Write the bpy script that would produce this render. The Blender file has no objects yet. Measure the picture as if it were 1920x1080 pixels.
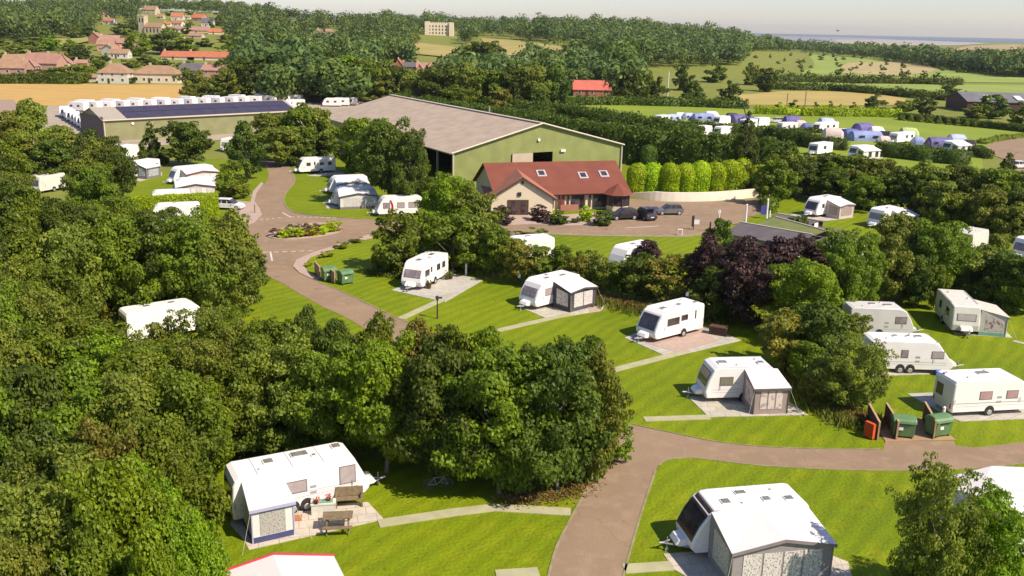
import bpy, math, random
import numpy as np
from mathutils import Vector, Matrix
R_ = math.radians
random.seed(7)
rng = np.random.default_rng(7)
scn = bpy.context.scene
COL = scn.collection

# ------------------------------------------------------------------ camera
FPX, CAM_H, ROLL, YH = 1750.0, 25.0, math.radians(1.2), 51.71      # focal length in photo pixels, drone height
PITCH = math.atan((540 - YH) * math.cos(ROLL) / FPX)
cam_d = bpy.data.cameras.new('camera'); cam = bpy.data.objects.new('camera', cam_d); COL.objects.link(cam)
cam_d.sensor_width = 36.0; cam_d.lens = 36.0 * FPX / 1920.0
cam_d.clip_start = 0.5; cam_d.clip_end = 60000
_F = Vector((0, math.cos(PITCH), -math.sin(PITCH))); _R = Vector((1, 0, 0)); _U = _R.cross(_F)
R2 = math.cos(ROLL) * _R + math.sin(ROLL) * _U; U2 = math.cos(ROLL) * _U - math.sin(ROLL) * _R
cam.matrix_world = Matrix(((R2.x, U2.x, -_F.x, 0), (R2.y, U2.y, -_F.y, 0), (R2.z, U2.z, -_F.z, CAM_H), (0, 0, 0, 1)))
scn.camera = cam

# ------------------------------------------------------------------ light
SUN_AZ, SUN_EL = R_(-32), R_(47)          # direction to the sun: from the right, a little behind the camera
sdir = Vector((math.cos(SUN_AZ) * math.cos(SUN_EL), math.sin(SUN_AZ) * math.cos(SUN_EL), math.sin(SUN_EL)))
sl = bpy.data.lights.new('sun', 'SUN'); sl.energy = 4.6; sl.angle = R_(0.5); sl.color = (1.0, 0.885, 0.73)
so = bpy.data.objects.new('sun', sl); COL.objects.link(so); so.rotation_euler = sdir.to_track_quat('Z', 'Y').to_euler()
w = bpy.data.worlds.new('World'); scn.world = w; w.use_nodes = True
nt = w.node_tree; bg = nt.nodes['Background']; sky = nt.nodes.new('ShaderNodeTexSky')
sky.sky_type = 'NISHITA'; sky.sun_disc = False; sky.sun_elevation = SUN_EL
sky.sun_rotation = math.pi / 2 - SUN_AZ; sky.air_density = 1.0; sky.dust_density = 0.4; sky.ozone_density = 3.0
tint = nt.nodes.new('ShaderNodeMix'); tint.data_type = 'RGBA'; tint.blend_type = 'MULTIPLY'; tint.inputs[0].default_value = 1.0; tint.inputs[7].default_value = (1.02, .96, 1.04, 1)
nt.links.new(sky.outputs[0], tint.inputs[6]); nt.links.new(tint.outputs[2], bg.inputs[0]); bg.inputs[1].default_value = 0.095
scn.view_settings.view_transform = 'Standard'; scn.view_settings.look = 'None'
scn.view_settings.exposure = 0.62; scn.view_settings.gamma = 1.0
scn.cycles.max_bounces = 6; scn.cycles.transparent_max_bounces = 6

# ------------------------------------------------------------------ survey helpers (photo pixel -> place on the land)
_PX = [-400, 0, 230, 440, 560, 740, 900, 1000, 1150, 1260, 1340, 1390, 1470, 3000]
_AH = [26, 28, 38, 36, 30, 27, 22, 25, 25, 20, 17, 9, 0, 0]
def hgt(x, y):
    if y < 380: return 0.0
    px = 960 + 1690 * x / max(y, 1)
    a = float(np.interp(px, _PX, _AH))
    t = min(1.0, (y - 380) / 820.0)
    return a * (0.35 * t + 0.65 * t * t * (3 - 2 * t))
def ray(px, py): return _F * FPX + R2 * (px - 960) - U2 * (py - 540)
def Z(px, py, z=0.0):
    d = ray(px, py); t = (z - CAM_H) / d.z
    return Vector((d.x * t, d.y * t, z))
def P(px, py):
    d = ray(px, py)
    d = d / d.y
    if d.z >= -1e-4 and hgt(d.x * 1200, 1200) <= 0: return Vector((d.x * 20000, 20000, 0))
    yy = 380.0
    if d.z < 0 and CAM_H + d.z * yy <= 0: return Z(px, py)
    while yy < 1300:
        if CAM_H + d.z * yy <= hgt(d.x * yy, yy): return Vector((d.x * yy, yy, hgt(d.x * yy, yy)))
        yy += 3
    if d.z < -1e-4: return Z(px, py)
    return Vector((d.x * 1200, 1200, hgt(d.x * 1200, 1200)))
def depth(p): return (Vector(p) - Vector((0, 0, CAM_H))).dot(_F)
def mpp(p): return depth(p) / FPX                     # metres per photo pixel at a place
def ztop(b, py):                                      # height at which a vertical line over b reaches row py
    v = Vector(b) - Vector((0, 0, CAM_H)); k = (540 - py) / FPX
    return max(0.2, (k * v.dot(_F) - v.dot(U2)) / (U2.z - k * _F.z))

# ------------------------------------------------------------------ materials
MATS = {}
def _mat(name):
    m = bpy.data.materials.new(name); m.use_nodes = True
    return m, m.node_tree.nodes, m.node_tree.links, m.node_tree.nodes['Principled BSDF']
def noise_mix(N, L, c1, c2, scale, detail=4, coord='Object', lo=0.35, hi=0.65, vec=None, stretch=None):
    tc = N.new('ShaderNodeTexCoord'); nz = N.new('ShaderNodeTexNoise'); nz.inputs['Scale'].default_value = scale; nz.inputs['Detail'].default_value = detail
    src = tc.outputs[coord]
    if stretch:
        mp = N.new('ShaderNodeMapping'); mp.inputs['Scale'].default_value = stretch; L.new(src, mp.inputs[0]); src = mp.outputs[0]
    L.new(src, nz.inputs['Vector'])
    rp = N.new('ShaderNodeMapRange'); rp.inputs[1].default_value = lo; rp.inputs[2].default_value = hi; L.new(nz.outputs[0], rp.inputs[0])
    mx = N.new('ShaderNodeMix'); mx.data_type = 'RGBA'; L.new(rp.outputs[0], mx.inputs[0])
    if isinstance(c1, tuple): mx.inputs[6].default_value = (*c1, 1)
    else: L.new(c1, mx.inputs[6])
    if isinstance(c2, tuple): mx.inputs[7].default_value = (*c2, 1)
    else: L.new(c2, mx.inputs[7])
    return mx.outputs[2]
def mat(name, c, c2=None, scale=3.0, rough=0.6, metal=0.0, spec=0.4, bump=0.0, bscale=20, coord='Object', stretch=None, lo=.35, hi=.65):
    if name in MATS: return MATS[name]
    m, N, L, B = _mat(name)
    B.inputs['Roughness'].default_value = rough; B.inputs['Metallic'].default_value = metal
    B.inputs['Specular IOR Level'].default_value = spec
    if c2 is None: c2 = tuple(min(1, v * 0.86) for v in c)
    L.new(noise_mix(N, L, c, c2, scale, coord=coord, stretch=stretch, lo=lo, hi=hi), B.inputs['Base Color'])
    if bump:
        tc = N.new('ShaderNodeTexCoord'); nz = N.new('ShaderNodeTexNoise'); nz.inputs['Scale'].default_value = bscale
        L.new(tc.outputs['Object'], nz.inputs['Vector']); bp = N.new('ShaderNodeBump'); bp.inputs['Strength'].default_value = bump
        bp.inputs['Distance'].default_value = 0.05; L.new(nz.outputs[0], bp.inputs['Height']); L.new(bp.outputs[0], B.inputs['Normal'])
    MATS[name] = m; return m
def stripe_mat(name, c, c2, scale, axis='X', rough=0.6, duty=0.1):      # ribs, tiles, boards
    if name in MATS: return MATS[name]
    m, N, L, B = _mat(name); B.inputs['Roughness'].default_value = rough
    tc = N.new('ShaderNodeTexCoord'); wv = N.new('ShaderNodeTexWave'); wv.bands_direction = axis; wv.inputs['Scale'].default_value = scale
    wv.wave_profile = 'SAW'; L.new(tc.outputs['Object'], wv.inputs['Vector'])
    mr = N.new('ShaderNodeMapRange'); mr.inputs[1].default_value = 1 - duty; mr.inputs[2].default_value = 1; L.new(wv.outputs[1], mr.inputs[0])
    mx = N.new('ShaderNodeMix'); mx.data_type = 'RGBA'; L.new(mr.outputs[0], mx.inputs[0])
    L.new(noise_mix(N, L, c, tuple(v * .8 for v in c), 0.5), mx.inputs[6]); mx.inputs[7].default_value = (*c2, 1)
    L.new(mx.outputs[2], B.inputs['Base Color'])
    MATS[name] = m; return m
def leaf_mat(name, a, b, trans=0.44):
    if name in MATS: return MATS[name]
    m, N, L, B = _mat(name)
    B.inputs['Roughness'].default_value = 0.55; B.inputs['Specular IOR Level'].default_value = 0.3
    base = noise_mix(N, L, a, b, 1.9, detail=3, coord='Object', lo=.38, hi=.62)
    ge = N.new('ShaderNodeNewGeometry'); oi = N.new('ShaderNodeObjectInfo')
    ad = N.new('ShaderNodeMath'); ad.operation = 'ADD'
    m1 = N.new('ShaderNodeMapRange'); m1.inputs[3].default_value = 0.66; m1.inputs[4].default_value = 1.34; L.new(ge.outputs['Random Per Island'], m1.inputs[0])
    m2 = N.new('ShaderNodeMapRange'); m2.inputs[3].default_value = -0.16; m2.inputs[4].default_value = 0.2; L.new(oi.outputs['Random'], m2.inputs[0])
    L.new(m1.outputs[0], ad.inputs[0]); L.new(m2.outputs[0], ad.inputs[1])
    hs = N.new('ShaderNodeHueSaturation'); L.new(ad.outputs[0], hs.inputs['Value']); L.new(base, hs.inputs['Color'])
    m3 = N.new('ShaderNodeMapRange'); m3.inputs[3].default_value = 0.490; m3.inputs[4].default_value = 0.514; L.new(oi.outputs['Random'], m3.inputs[0]); L.new(m3.outputs[0], hs.inputs['Hue'])
    L.new(hs.outputs[0], B.inputs['Base Color'])
    tr = N.new('ShaderNodeBsdfTranslucent'); L.new(hs.outputs[0], tr.inputs[0])
    ms = N.new('ShaderNodeMixShader'); ms.inputs[0].default_value = trans
    L.new(B.outputs[0], ms.inputs[1]); L.new(tr.outputs[0], ms.inputs[2]); L.new(ms.outputs[0], N['Material Output'].inputs[0])
    MATS[name] = m; return m
def lawn_mat(name, a, b, c, stripe=0.0, ang=0.0, sscale=0.35):
    m, N, L, B = _mat(name); B.inputs['Roughness'].default_value = 0.8; B.inputs['Specular IOR Level'].default_value = 0.15
    big = noise_mix(N, L, a, b, 0.07, detail=4, lo=.3, hi=.7)
    fine = noise_mix(N, L, big, c, .5, detail=10, lo=.50, hi=.86)
    fine = noise_mix(N, L, fine, tuple(v * .62 for v in b), 3.2, detail=9, lo=.56, hi=.85)
    out = fine
    if stripe:
        tc = N.new('ShaderNodeTexCoord'); mp = N.new('ShaderNodeMapping'); mp.inputs['Rotation'].default_value[2] = ang; L.new(tc.outputs['Object'], mp.inputs[0])
        wv = N.new('ShaderNodeTexWave'); wv.inputs['Scale'].default_value = sscale; wv.inputs['Distortion'].default_value = 7; wv.inputs['Detail'].default_value = 3
        wv.inputs['Detail Scale'].default_value = 0.35; L.new(mp.outputs[0], wv.inputs['Vector'])
        mr = N.new('ShaderNodeMapRange'); mr.inputs[3].default_value = 1 - stripe; mr.inputs[4].default_value = 1 + stripe; L.new(wv.outputs[1], mr.inputs[0])
        hs = N.new('ShaderNodeHueSaturation'); L.new(mr.outputs[0], hs.inputs['Value']); L.new(fine, hs.inputs['Color']); out = hs.outputs[0]
    L.new(out, B.inputs['Base Color'])
    tc = N.new('ShaderNodeTexCoord'); nz = N.new('ShaderNodeTexNoise'); nz.inputs['Scale'].default_value = 5.0; nz.inputs['Detail'].default_value = 8
    L.new(tc.outputs['Object'], nz.inputs['Vector']); bp = N.new('ShaderNodeBump'); bp.inputs['Strength'].default_value = 0.9; bp.inputs['Distance'].default_value = 0.1
    L.new(nz.outputs[0], bp.inputs['Height']); L.new(bp.outputs[0], B.inputs['Normal'])
    MATS[name] = m; return m

# ------------------------------------------------------------------ object helpers
def tag(o, label=None, cat=None, group=None, kind=None):
    if label: o['label'] = label
    if cat: o['category'] = cat
    if group: o['group'] = group
    if kind: o['kind'] = kind
    return o
def thing(name, loc, rz, label, cat, group=None):
    o = bpy.data.objects.new(name, None); COL.objects.link(o); o.empty_display_size = 0.3
    o.location = loc; o.rotation_euler = (0, 0, rz); return tag(o, label, cat, group)
def copy_tree(o, parent=None):
    c = o.copy(); COL.objects.link(c); c.parent = parent
    for ch in list(o.children): copy_tree(ch, c)
    return c
class MB:
    def __init__(s): s.v = []; s.f = []; s.m = []
    def poly(s, vs, fs, m=0):
        k = len(s.v); s.v += [tuple(v) for v in vs]; s.f += [tuple(i + k for i in f) for f in fs]; s.m += [m] * len(fs); return s
    def box(s, c, d, rz=0, m=0, taper=1.0, rx=0, ry=0):
        hx, hy, hz = d[0] / 2, d[1] / 2, d[2] / 2
        M = Matrix.Translation(Vector(c)) @ Matrix.Rotation(rz, 4, 'Z') @ Matrix.Rotation(ry, 4, 'Y') @ Matrix.Rotation(rx, 4, 'X')
        vs = [M @ Vector((x * hx * (taper if z > 0 else 1), y * hy * (taper if z > 0 else 1), z * hz)) for z in (-1, 1) for x, y in ((-1, -1), (1, -1), (1, 1), (-1, 1))]
        return s.poly(vs, [(3, 2, 1, 0), (4, 5, 6, 7), (0, 1, 5, 4), (1, 2, 6, 5), (2, 3, 7, 6), (3, 0, 4, 7)], m)
    def cyl(s, a, b, r0, r1=None, n=8, m=0, cap=True):
        r1 = r0 if r1 is None else r1
        a = Vector(a); b = Vector(b); q = (b - a).to_track_quat('Z', 'Y')
        vs = []
        for p, r in ((a, r0), (b, r1)):
            for i in range(n):
                t = 2 * math.pi * i / n; vs.append(p + q @ Vector((r * math.cos(t), r * math.sin(t), 0)))
        fs = [(i, (i + 1) % n, n + (i + 1) % n, n + i) for i in range(n)]
        if cap: fs += [tuple(range(n - 1, -1, -1)), tuple(range(n, 2 * n))]
        return s.poly(vs, fs, m)
    def torus(s, c, r, t, ax='Y', n=20, k=6, m=0):
        vs = []; c = Vector(c)
        for i in range(n):
            a = 2 * math.pi * i / n
            for j in range(k):
                b = 2 * math.pi * j / k; rr = r + t * math.cos(b)
                p = Vector((rr * math.cos(a), t * math.sin(b), rr * math.sin(a)))
                if ax == 'X': p = Vector((p.y, p.x, p.z))
                vs.append(c + p)
        return s.poly(vs, [(i * k + j, ((i + 1) % n) * k + j, ((i + 1) % n) * k + (j + 1) % k, i * k + (j + 1) % k) for i in range(n) for j in range(k)], m)
    def prism(s, prof, y0, y1, m=0, ins=0.0, chamf=0.0):          # xz profile pushed along y, with chamfered rims
        n = len(prof); cx = sum(p[0] for p in prof) / n; cz = sum(p[1] for p in prof) / n
        def ring(k, y):
            out = []
            for x, z in prof:
                d = math.hypot(x - cx, z - cz) or 1
                out.append((x - (x - cx) / d * k, y, z - (z - cz) / d * k))
            return out
        rings = [ring(ins, y0), ring(ins * .3, y0 + chamf * .35), ring(0, y0 + chamf), ring(0, y1 - chamf), ring(ins * .3, y1 - chamf * .35), ring(ins, y1)] if chamf else [ring(0, y0), ring(0, y1)]
        vs = [v for r in rings for v in r]; fs = []
        for k in range(len(rings) - 1):
            for i in range(n):
                a = k * n + i; b = k * n + (i + 1) % n; fs.append((a, b, b + n, a + n))
        fs += [tuple(range(n - 1, -1, -1)), tuple(range(len(vs) - n, len(vs)))]
        return s.poly(vs, fs, m)
    def build(s, name, mats, parent=None, smooth=False, loc=None, rz=0):
        me = bpy.data.meshes.new(name); me.from_pydata(s.v, [], s.f)
        if not isinstance(mats, (list, tuple)): mats = [mats]
        for x in mats: me.materials.append(x)
        me.polygons.foreach_set('material_index', s.m)
        if smooth: me.polygons.foreach_set('use_smooth', [True] * len(s.f))
        bm_fix(me)
        o = bpy.data.objects.new(name, me); COL.objects.link(o); o.parent = parent
        if loc is not None: o.location = loc
        o.rotation_euler.z = rz
        return o
import bmesh
def bm_fix(me):
    b = bmesh.new(); b.from_mesh(me); bmesh.ops.recalc_face_normals(b, faces=b.faces); b.to_mesh(me); b.free(); me.update()
def struct(o): o['kind'] = 'structure'; return o

# ------------------------------------------------------------------ palette
LAWN = lawn_mat('mown_lawn', (.172, .218, .003), (.120, .172, .003), (.225, .240, .006), 0.085, R_(35), 0.26)
ROUGH = lawn_mat('pasture', (.16, .19, .03), (.21, .21, .045), (.12, .14, .02))
def tarmac():
    m, N, L, B = _mat('brown_tarmac'); B.inputs['Roughness'].default_value = .92; B.inputs['Specular IOR Level'].default_value = .2
    c = noise_mix(N, L, (.29, .198, .126), (.24, .166, .108), .18, detail=6)
    c = noise_mix(N, L, c, (.335, .238, .155), .9, detail=8, lo=.5, hi=.8)
    c = noise_mix(N, L, c, (.19, .135, .10), .55, detail=3, lo=.66, hi=.72)
    c = noise_mix(N, L, c, (.20, .145, .10), 14, detail=2, lo=.45, hi=.9)
    tc = N.new('ShaderNodeTexCoord'); nz = N.new('ShaderNodeTexNoise'); nz.inputs['Scale'].default_value = .6; L.new(tc.outputs['Object'], nz.inputs['Vector'])
    ad = N.new('ShaderNodeMixRGB'); ad.blend_type = 'ADD'; ad.inputs[0].default_value = 1.6; L.new(tc.outputs['Object'], ad.inputs[1]); L.new(nz.outputs['Color'], ad.inputs[2])
    vo = N.new('ShaderNodeTexVoronoi'); vo.feature = 'DISTANCE_TO_EDGE'; vo.inputs['Scale'].default_value = .11; L.new(ad.outputs[0], vo.inputs['Vector'])
    mr = N.new('ShaderNodeMapRange'); mr.inputs[1].default_value = .0; mr.inputs[2].default_value = .006; mr.inputs[3].default_value = .22; mr.inputs[4].default_value = 0; L.new(vo.outputs[0], mr.inputs[0])
    mx = N.new('ShaderNodeMix'); mx.data_type = 'RGBA'; L.new(mr.outputs[0], mx.inputs[0]); L.new(c, mx.inputs[6]); mx.inputs[7].default_value = (.13, .09, .065, 1)
    L.new(mx.outputs[2], B.inputs['Base Color']); return m
TARMAC = tarmac()
KERB = mat('pale_kerb', (.30, .25, .14), (.20, .18, .08), 1.5, rough=.9)
SLAB = mat('paving_slabs', (.46, .41, .33), (.36, .32, .25), 1.1, rough=.85)
PINKS = mat('pink_gravel', (.42, .30, .25), (.36, .27, .22), 2.0, rough=.9)
WHITE = mat('white_shell', (.84, .79, .76), (.78, .735, .70), .8, rough=.35, spec=.5)
CREAMW = mat('cream_shell', (.68, .65, .58), (.6, .57, .5), .8, rough=.4)
FRAME = mat('grey_window_frame', (.16, .14, .15), rough=.5)
GLASS = mat('tinted_glass', (.035, .025, .032), (.07, .055, .06), 2, rough=.12, spec=.8)
PANE = mat('blind_pane', (.30, .24, .25), (.2, .15, .17), 3, rough=.2, spec=.6)
TYRE = mat('tyre_rubber', (.02, .02, .02), rough=.8)
RIM = mat('wheel_rim', (.45, .44, .42), rough=.4, metal=.4)
STEEL = mat('galvanised_steel', (.35, .35, .34), rough=.5, metal=.5)
BLACK = mat('black_trim', (.03, .03, .03), rough=.6)
STRIPE = mat('grey_stripe', (.35, .33, .36), rough=.5)
RED = mat('red_plastic', (.5, .03, .03), rough=.4)
BARK = mat('bark', (.13, .10, .07), (.2, .17, .13), 6, rough=.95)
WOOD = mat('weathered_wood', (.22, .16, .09), (.15, .11, .06), 4, rough=.85)
BROWNW = mat('brown_stained_wood', (.10, .05, .035), (.06, .03, .02), 4, rough=.8)

# ================================================================== LAND
from mathutils.geometry import tessellate_polygon
_h0 = hgt
def hgt(x, y):
    v = _h0(x, y)
    return v * max(0.0, 1 - max(0, y - 1400) / 600.0)
rows = [-400, -150, 0, 100, 200, 300, 380] + list(range(400, 1460, 20)) + [1500, 1600, 1700, 1800, 1900, 2000, 2400, 3200, 5000, 9000, 20000, 50000]
us = [-3, -2, -1.4, -1.0] + [-0.8 + 0.02 * i for i in range(81)] + [1.0, 1.4, 2, 3]
gv, gf = [], []
for y in rows:
    for u in us:
        x = u * (abs(y) + 100); gv.append((x, y, hgt(x, y)))
nU = len(us)
for j in range(len(rows) - 1):
    for i in range(nU - 1):
        a = j * nU + i; gf.append((a, a + 1, a + nU + 1, a + nU))
struct(MB().poly(gv, gf).build('ground', ROUGH, smooth=True))

def sheet(name, pts, m, z, kind='structure', px=True, thick=0.0):
    p = [Z(*q) if px else Vector((q[0], q[1], 0)) for q in pts]
    p = [Vector((a.x, a.y, z)) for a in p]
    tris = tessellate_polygon([p]); mb = MB().poly(p, tris)
    if thick:
        n = len(p); low = [Vector((a.x, a.y, z - thick)) for a in p]
        mb.poly(p + low, [(i, (i + 1) % n, n + (i + 1) % n, n + i) for i in range(n)])
    o = mb.build(name, m); o['kind'] = kind
    return o
def smooth_line(pts, k=4):                       # Catmull-Rom
    out = []
    n = len(pts)
    for i in range(n - 1):
        p0, p1, p2, p3 = pts[max(i - 1, 0)], pts[i], pts[i + 1], pts[min(i + 2, n - 1)]
        for j in range(k):
            t = j / k
            out.append(tuple(0.5 * (2 * p1[d] + (p2[d] - p0[d]) * t + (2 * p0[d] - 5 * p1[d] + 4 * p2[d] - p3[d]) * t * t + (3 * p1[d] - p0[d] - 3 * p2[d] + p3[d]) * t ** 3) for d in (0, 1)))
    out.append(pts[-1]); return out
def strip(name, pts, width, z, m, height=0.0, px=True, kind='structure'):
    p = [Z(*q).xy if px else Vector(q) for q in pts]; vs, fs = [], []
    for i, a in enumerate(p):
        d = (p[min(i + 1, len(p) - 1)] - p[max(i - 1, 0)]).normalized(); n = Vector((-d.y, d.x)) * width / 2
        vs += [(a.x + n.x, a.y + n.y, z), (a.x - n.x, a.y - n.y, z), (a.x + n.x, a.y + n.y, z - height), (a.x - n.x, a.y - n.y, z - height)]
    for i in range(len(p) - 1):
        a = i * 4; b = a + 4
        fs += [(a, a + 1, b + 1, b)]
        if height: fs += [(a, b, b + 2, a + 2), (a + 1, a + 3, b + 3, b + 1)]
    if height: fs += [(0, 2, 3, 1), (len(vs) - 4, len(vs) - 3, len(vs) - 1, len(vs) - 2)]
    o = MB().poly(vs, fs).build(name, m); o['kind'] = kind; return o
def hill_field(name, c4, m, off=0.7, n=14):       # draped four-cornered field, corners in photo pixels
    c = [P(*q) for q in c4]; vs, fs = [], []
    for j in range(n + 1):
        for i in range(n + 1):
            s, t = i / n, j / n
            a = c[0].lerp(c[1], s); b = c[3].lerp(c[2], s); q = a.lerp(b, t)
            vs.append((q.x, q.y, hgt(q.x, q.y) + off))
    for j in range(n):
        for i in range(n):
            a = j * (n + 1) + i; fs.append((a, a + 1, a + n + 2, a + n + 1))
    return struct(MB().poly(vs, fs).build(name, m))

# fields
WHEAT = mat('ripe_wheat', (.50, .31, .085), (.40, .25, .07), .06, rough=.95, stretch=(1, 6, 1), bump=.5, bscale=2)
STUB = mat('dry_pasture', (.36, .27, .09), (.26, .24, .06), .05, rough=.95)
GREENF = mat('green_field', (.25, .30, .05), (.19, .25, .04), .03, rough=.95)
CAMPG = mat('camping_grass', (.215, .265, .012), (.165, .225, .012), .05, rough=.9, bump=.5, bscale=4)
OLIVEF = mat('olive_field', (.31, .29, .07), (.22, .23, .05), .03, rough=.95)
TANF = mat('bare_slope', (.42, .31, .16), (.30, .26, .09), .05, rough=.95)
SANDF = mat('far_coast', (.36, .31, .25), (.30, .28, .25), .0015, rough=.95, stretch=(1, 4, 1))
SEAM = mat('sea_water', (.10, .14, .20), (.09, .12, .17), .002, rough=.5)
MUDM = mat('estuary_flats', (.26, .26, .27), (.22, .22, .23), .001, rough=.7, stretch=(1, 4, 1))
YARD = mat('yard_concrete', (.38, .31, .23), (.30, .25, .19), .2, rough=.9)
sheet('campsite_lawn', [(-60, 20), (-60, 175), (-20, 185), (60, 172), (130, 175), (130, 20)], LAWN, .02, px=False)
sheet('wheat_field', [(-150, 156), (100, 157), (250, 159), (342, 158), (345, 190), (230, 193), (95, 199), (20, 195), (-150, 190)], WHEAT, .08)
sheet('storage_yard', [(90, 199), (230, 192), (345, 189), (600, 182), (690, 188), (600, 240), (420, 262), (180, 285), (60, 270)], YARD, .06)
sheet('farm_track', [(-100, 190), (25, 187), (48, 215), (10, 250), (-100, 260)], mat('earth_track', (.33, .23, .17), rough=.95), .12)
sheet('camping_field', [(1020, 198), (1110, 196), (1300, 201), (1500, 210), (1690, 222), (1780, 228), (1990, 238), (2000, 262), (1880, 268), (1840, 290), (1845, 330), (1560, 352), (1440, 330), (1430, 262), (1250, 240), (1050, 215)], CAMPG, .05)
sheet('verge_strip', [(1110, 191), (1480, 193), (1480, 198), (1110, 197)], mat('worn_verge', (.38, .24, .11), rough=.95), .09)
sheet('field_road', [(1990, 258), (1910, 258), (1870, 264), (1846, 276), (1852, 288), (1885, 300), (1885, 322), (1840, 338), (1990, 352), (1990, 300), (1940, 285), (1930, 276), (1990, 270)], TARMAC, .10)
sheet('stubble_field', [(1385, 173), (1500, 171), (1625, 173), (1700, 186), (1690, 197), (1560, 199), (1385, 195)], mat('stubble', (.40, .29, .09), (.33, .26, .07), .05, rough=.95), .12)
sheet('green_field', [(1420, 150), (1600, 157), (1940, 160), (1990, 165), (1990, 186), (1800, 183), (1650, 172), (1520, 164), (1420, 162)], GREENF, .16)
sheet('scrub_field', [(1180, 128), (1380, 128), (1400, 148), (1400, 165), (1180, 168)], OLIVEF, .14)
sheet('plantation_slope', [(1395, 92), (1500, 94), (1640, 108), (1740, 118), (1830, 126), (1900, 140), (1940, 150), (1940, 156), (1600, 152), (1400, 145)], GREENF, .2)
sheet('dry_slope', [(1590, 118), (1680, 117), (1760, 126), (1745, 137), (1680, 143), (1580, 138), (1570, 130)], TANF, .35)
sheet('arable_field', [(1690, 108), (1760, 98), (1820, 86), (1900, 83), (1960, 88), (1900, 96), (1850, 106), (1800, 112)], mat('ploughed_field', (.36, .27, .12), (.3, .2, .09), .01, rough=.95), .5)
sheet('wheat_field', [(1685, 91), (1760, 91.5), (1752, 97), (1690, 95)], mat('far_wheat', (.55, .42, .25), rough=.95), .6)
sheet('sea', [(1300, 60.9), (1500, 64.5), (2200, 79), (2200, 84), (1690, 77), (1300, 74)], SEAM, .3)
sheet('estuary', [(1300, 65), (1600, 70.5), (1680, 74), (1660, 80), (1590, 84), (1480, 86), (1300, 82)], MUDM, .7)
sheet('sand_spit', [(1560, 74.5), (1700, 75), (1860, 81.5), (1790, 86), (1660, 86), (1580, 83)], SANDF, 1.0)
hill_field('hill_pasture', [(772, 80), (872, 92), (876, 112), (775, 103)], STUB)
hill_field('hill_pasture', [(900, 72), (975, 78), (1010, 112), (930, 108)], STUB)
hill_field('hill_pasture', [(975, 80), (1115, 96), (1118, 120), (985, 116)], STUB)
hill_field('hill_pasture', [(520, 33), (668, 40), (664, 47), (522, 45)], OLIVEF, 1.2)
hill_field('hill_pasture', [(100, 76), (175, 64), (185, 76), (110, 92)], OLIVEF, 1.0)

# roads of the park
RD = .034
main_l = smooth_line([(1025, 1095), (1042, 1030), (1064, 985), (1090, 935), (1112, 895), (1120, 868), (1050, 835), (940, 770), (820, 700), (660, 602), (600, 573), (530, 532), (495, 512), (478, 480), (455, 440), (442, 432)], 4)
main_l += [(478, 417), (491, 403)] + smooth_line([(489, 393), (478, 378), (482, 360), (500, 340), (503, 322), (490, 300)], 4)
main_r = [(540, 300)] + smooth_line([(545, 318), (553, 340), (533, 366), (536, 388), (560, 401), (625, 408), (700, 412), (800, 412), (930, 422)], 4) + \
    [(990, 421), (1060, 423), (1140, 421), (1146, 402), (1176, 372), (1215, 376), (1260, 379), (1340, 378), (1428, 372), (1436, 394), (1420, 402), (1385, 418), (1335, 436), (1283, 444), (1160, 444), (1000, 439), (880, 450), (760, 446), (690, 441)] + \
    smooth_line([(640, 458), (590, 473), (556, 488), (549, 500), (562, 513), (600, 530), (660, 556), (735, 592), (800, 620), (920, 672), (1050, 735), (1130, 778), (1185, 797), (1260, 813), (1340, 829), (1430, 839), (1540, 843), (1655, 844)], 3) + \
    [(1661, 828), (1788, 828), (1793, 837)] + smooth_line([(1830, 840), (1920, 829), (2050, 806), (2300, 780)], 3)
right_b = smooth_line([(2300, 830), (2060, 850), (1920, 869), (1820, 879), (1700, 883), (1560, 881), (1430, 874), (1340, 864), (1290, 859), (1250, 864), (1232, 878), (1222, 905), (1205, 955), (1190, 1005), (1165, 1095)], 4)
sheet('road', main_l + main_r + right_b, TARMAC, RD)
strip('kerb', main_l[16:36], .14, .075, KERB, .075)
strip('kerb', smooth_line([(1185, 796), (1260, 812), (1340, 828), (1430, 838), (1540, 842), (1650, 843)], 4), .08, .06, KERB, .07)
strip('kerb', right_b[:-17], .10, .06, KERB, .07)
strip('kerb', right_b[-16:], .12, .06, KERB, .06)
strip('kerb', main_l[:20], .12, .06, KERB, .06)
strip('kerb', smooth_line([(565, 514), (600, 530), (660, 556), (735, 592), (800, 620)], 4), .14, .07, KERB, .07)
strip('kerb', smooth_line([(545, 318), (553, 340), (534, 366), (536, 387), (560, 400), (625, 407), (700, 411)], 4), .2, .08, KERB, .08)
strip('kerb', [(960, 437), (1100, 441.5), (1160, 443), (1283, 444), (1335, 436)], .9, .09, KERB, .09)
sheet('pavement', [(444, 431), (478, 417), (491, 403), (488, 393), (477, 378), (481, 362), (494, 345), (490, 342), (474, 360), (470, 378), (452, 390), (446, 410), (438, 425)], PINKS, .09, thick=.09)
sheet('pavement', [(690, 441), (640, 458), (590, 473), (556, 488), (549, 500), (562, 513), (592, 527), (600, 524), (578, 511), (569, 498), (583, 483), (640, 462), (700, 446)], PINKS, .09, thick=.09)
sheet('pavement', [(925, 424), (990, 421), (1060, 423.5), (1141, 421.5), (1150, 398), (1080, 402), (1040, 405), (1000, 403), (985, 400), (975, 388), (940, 388), (930, 400)], PINKS, .09, thick=.09)
isl = smooth_line([(502, 443), (510, 448), (545, 450), (595, 445), (630, 438), (641, 431), (632, 424), (606, 419), (568, 421), (530, 429), (508, 437), (502, 443)], 3)[:-1]
sheet('traffic_island', isl, PINKS, .12, thick=.1)
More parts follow.
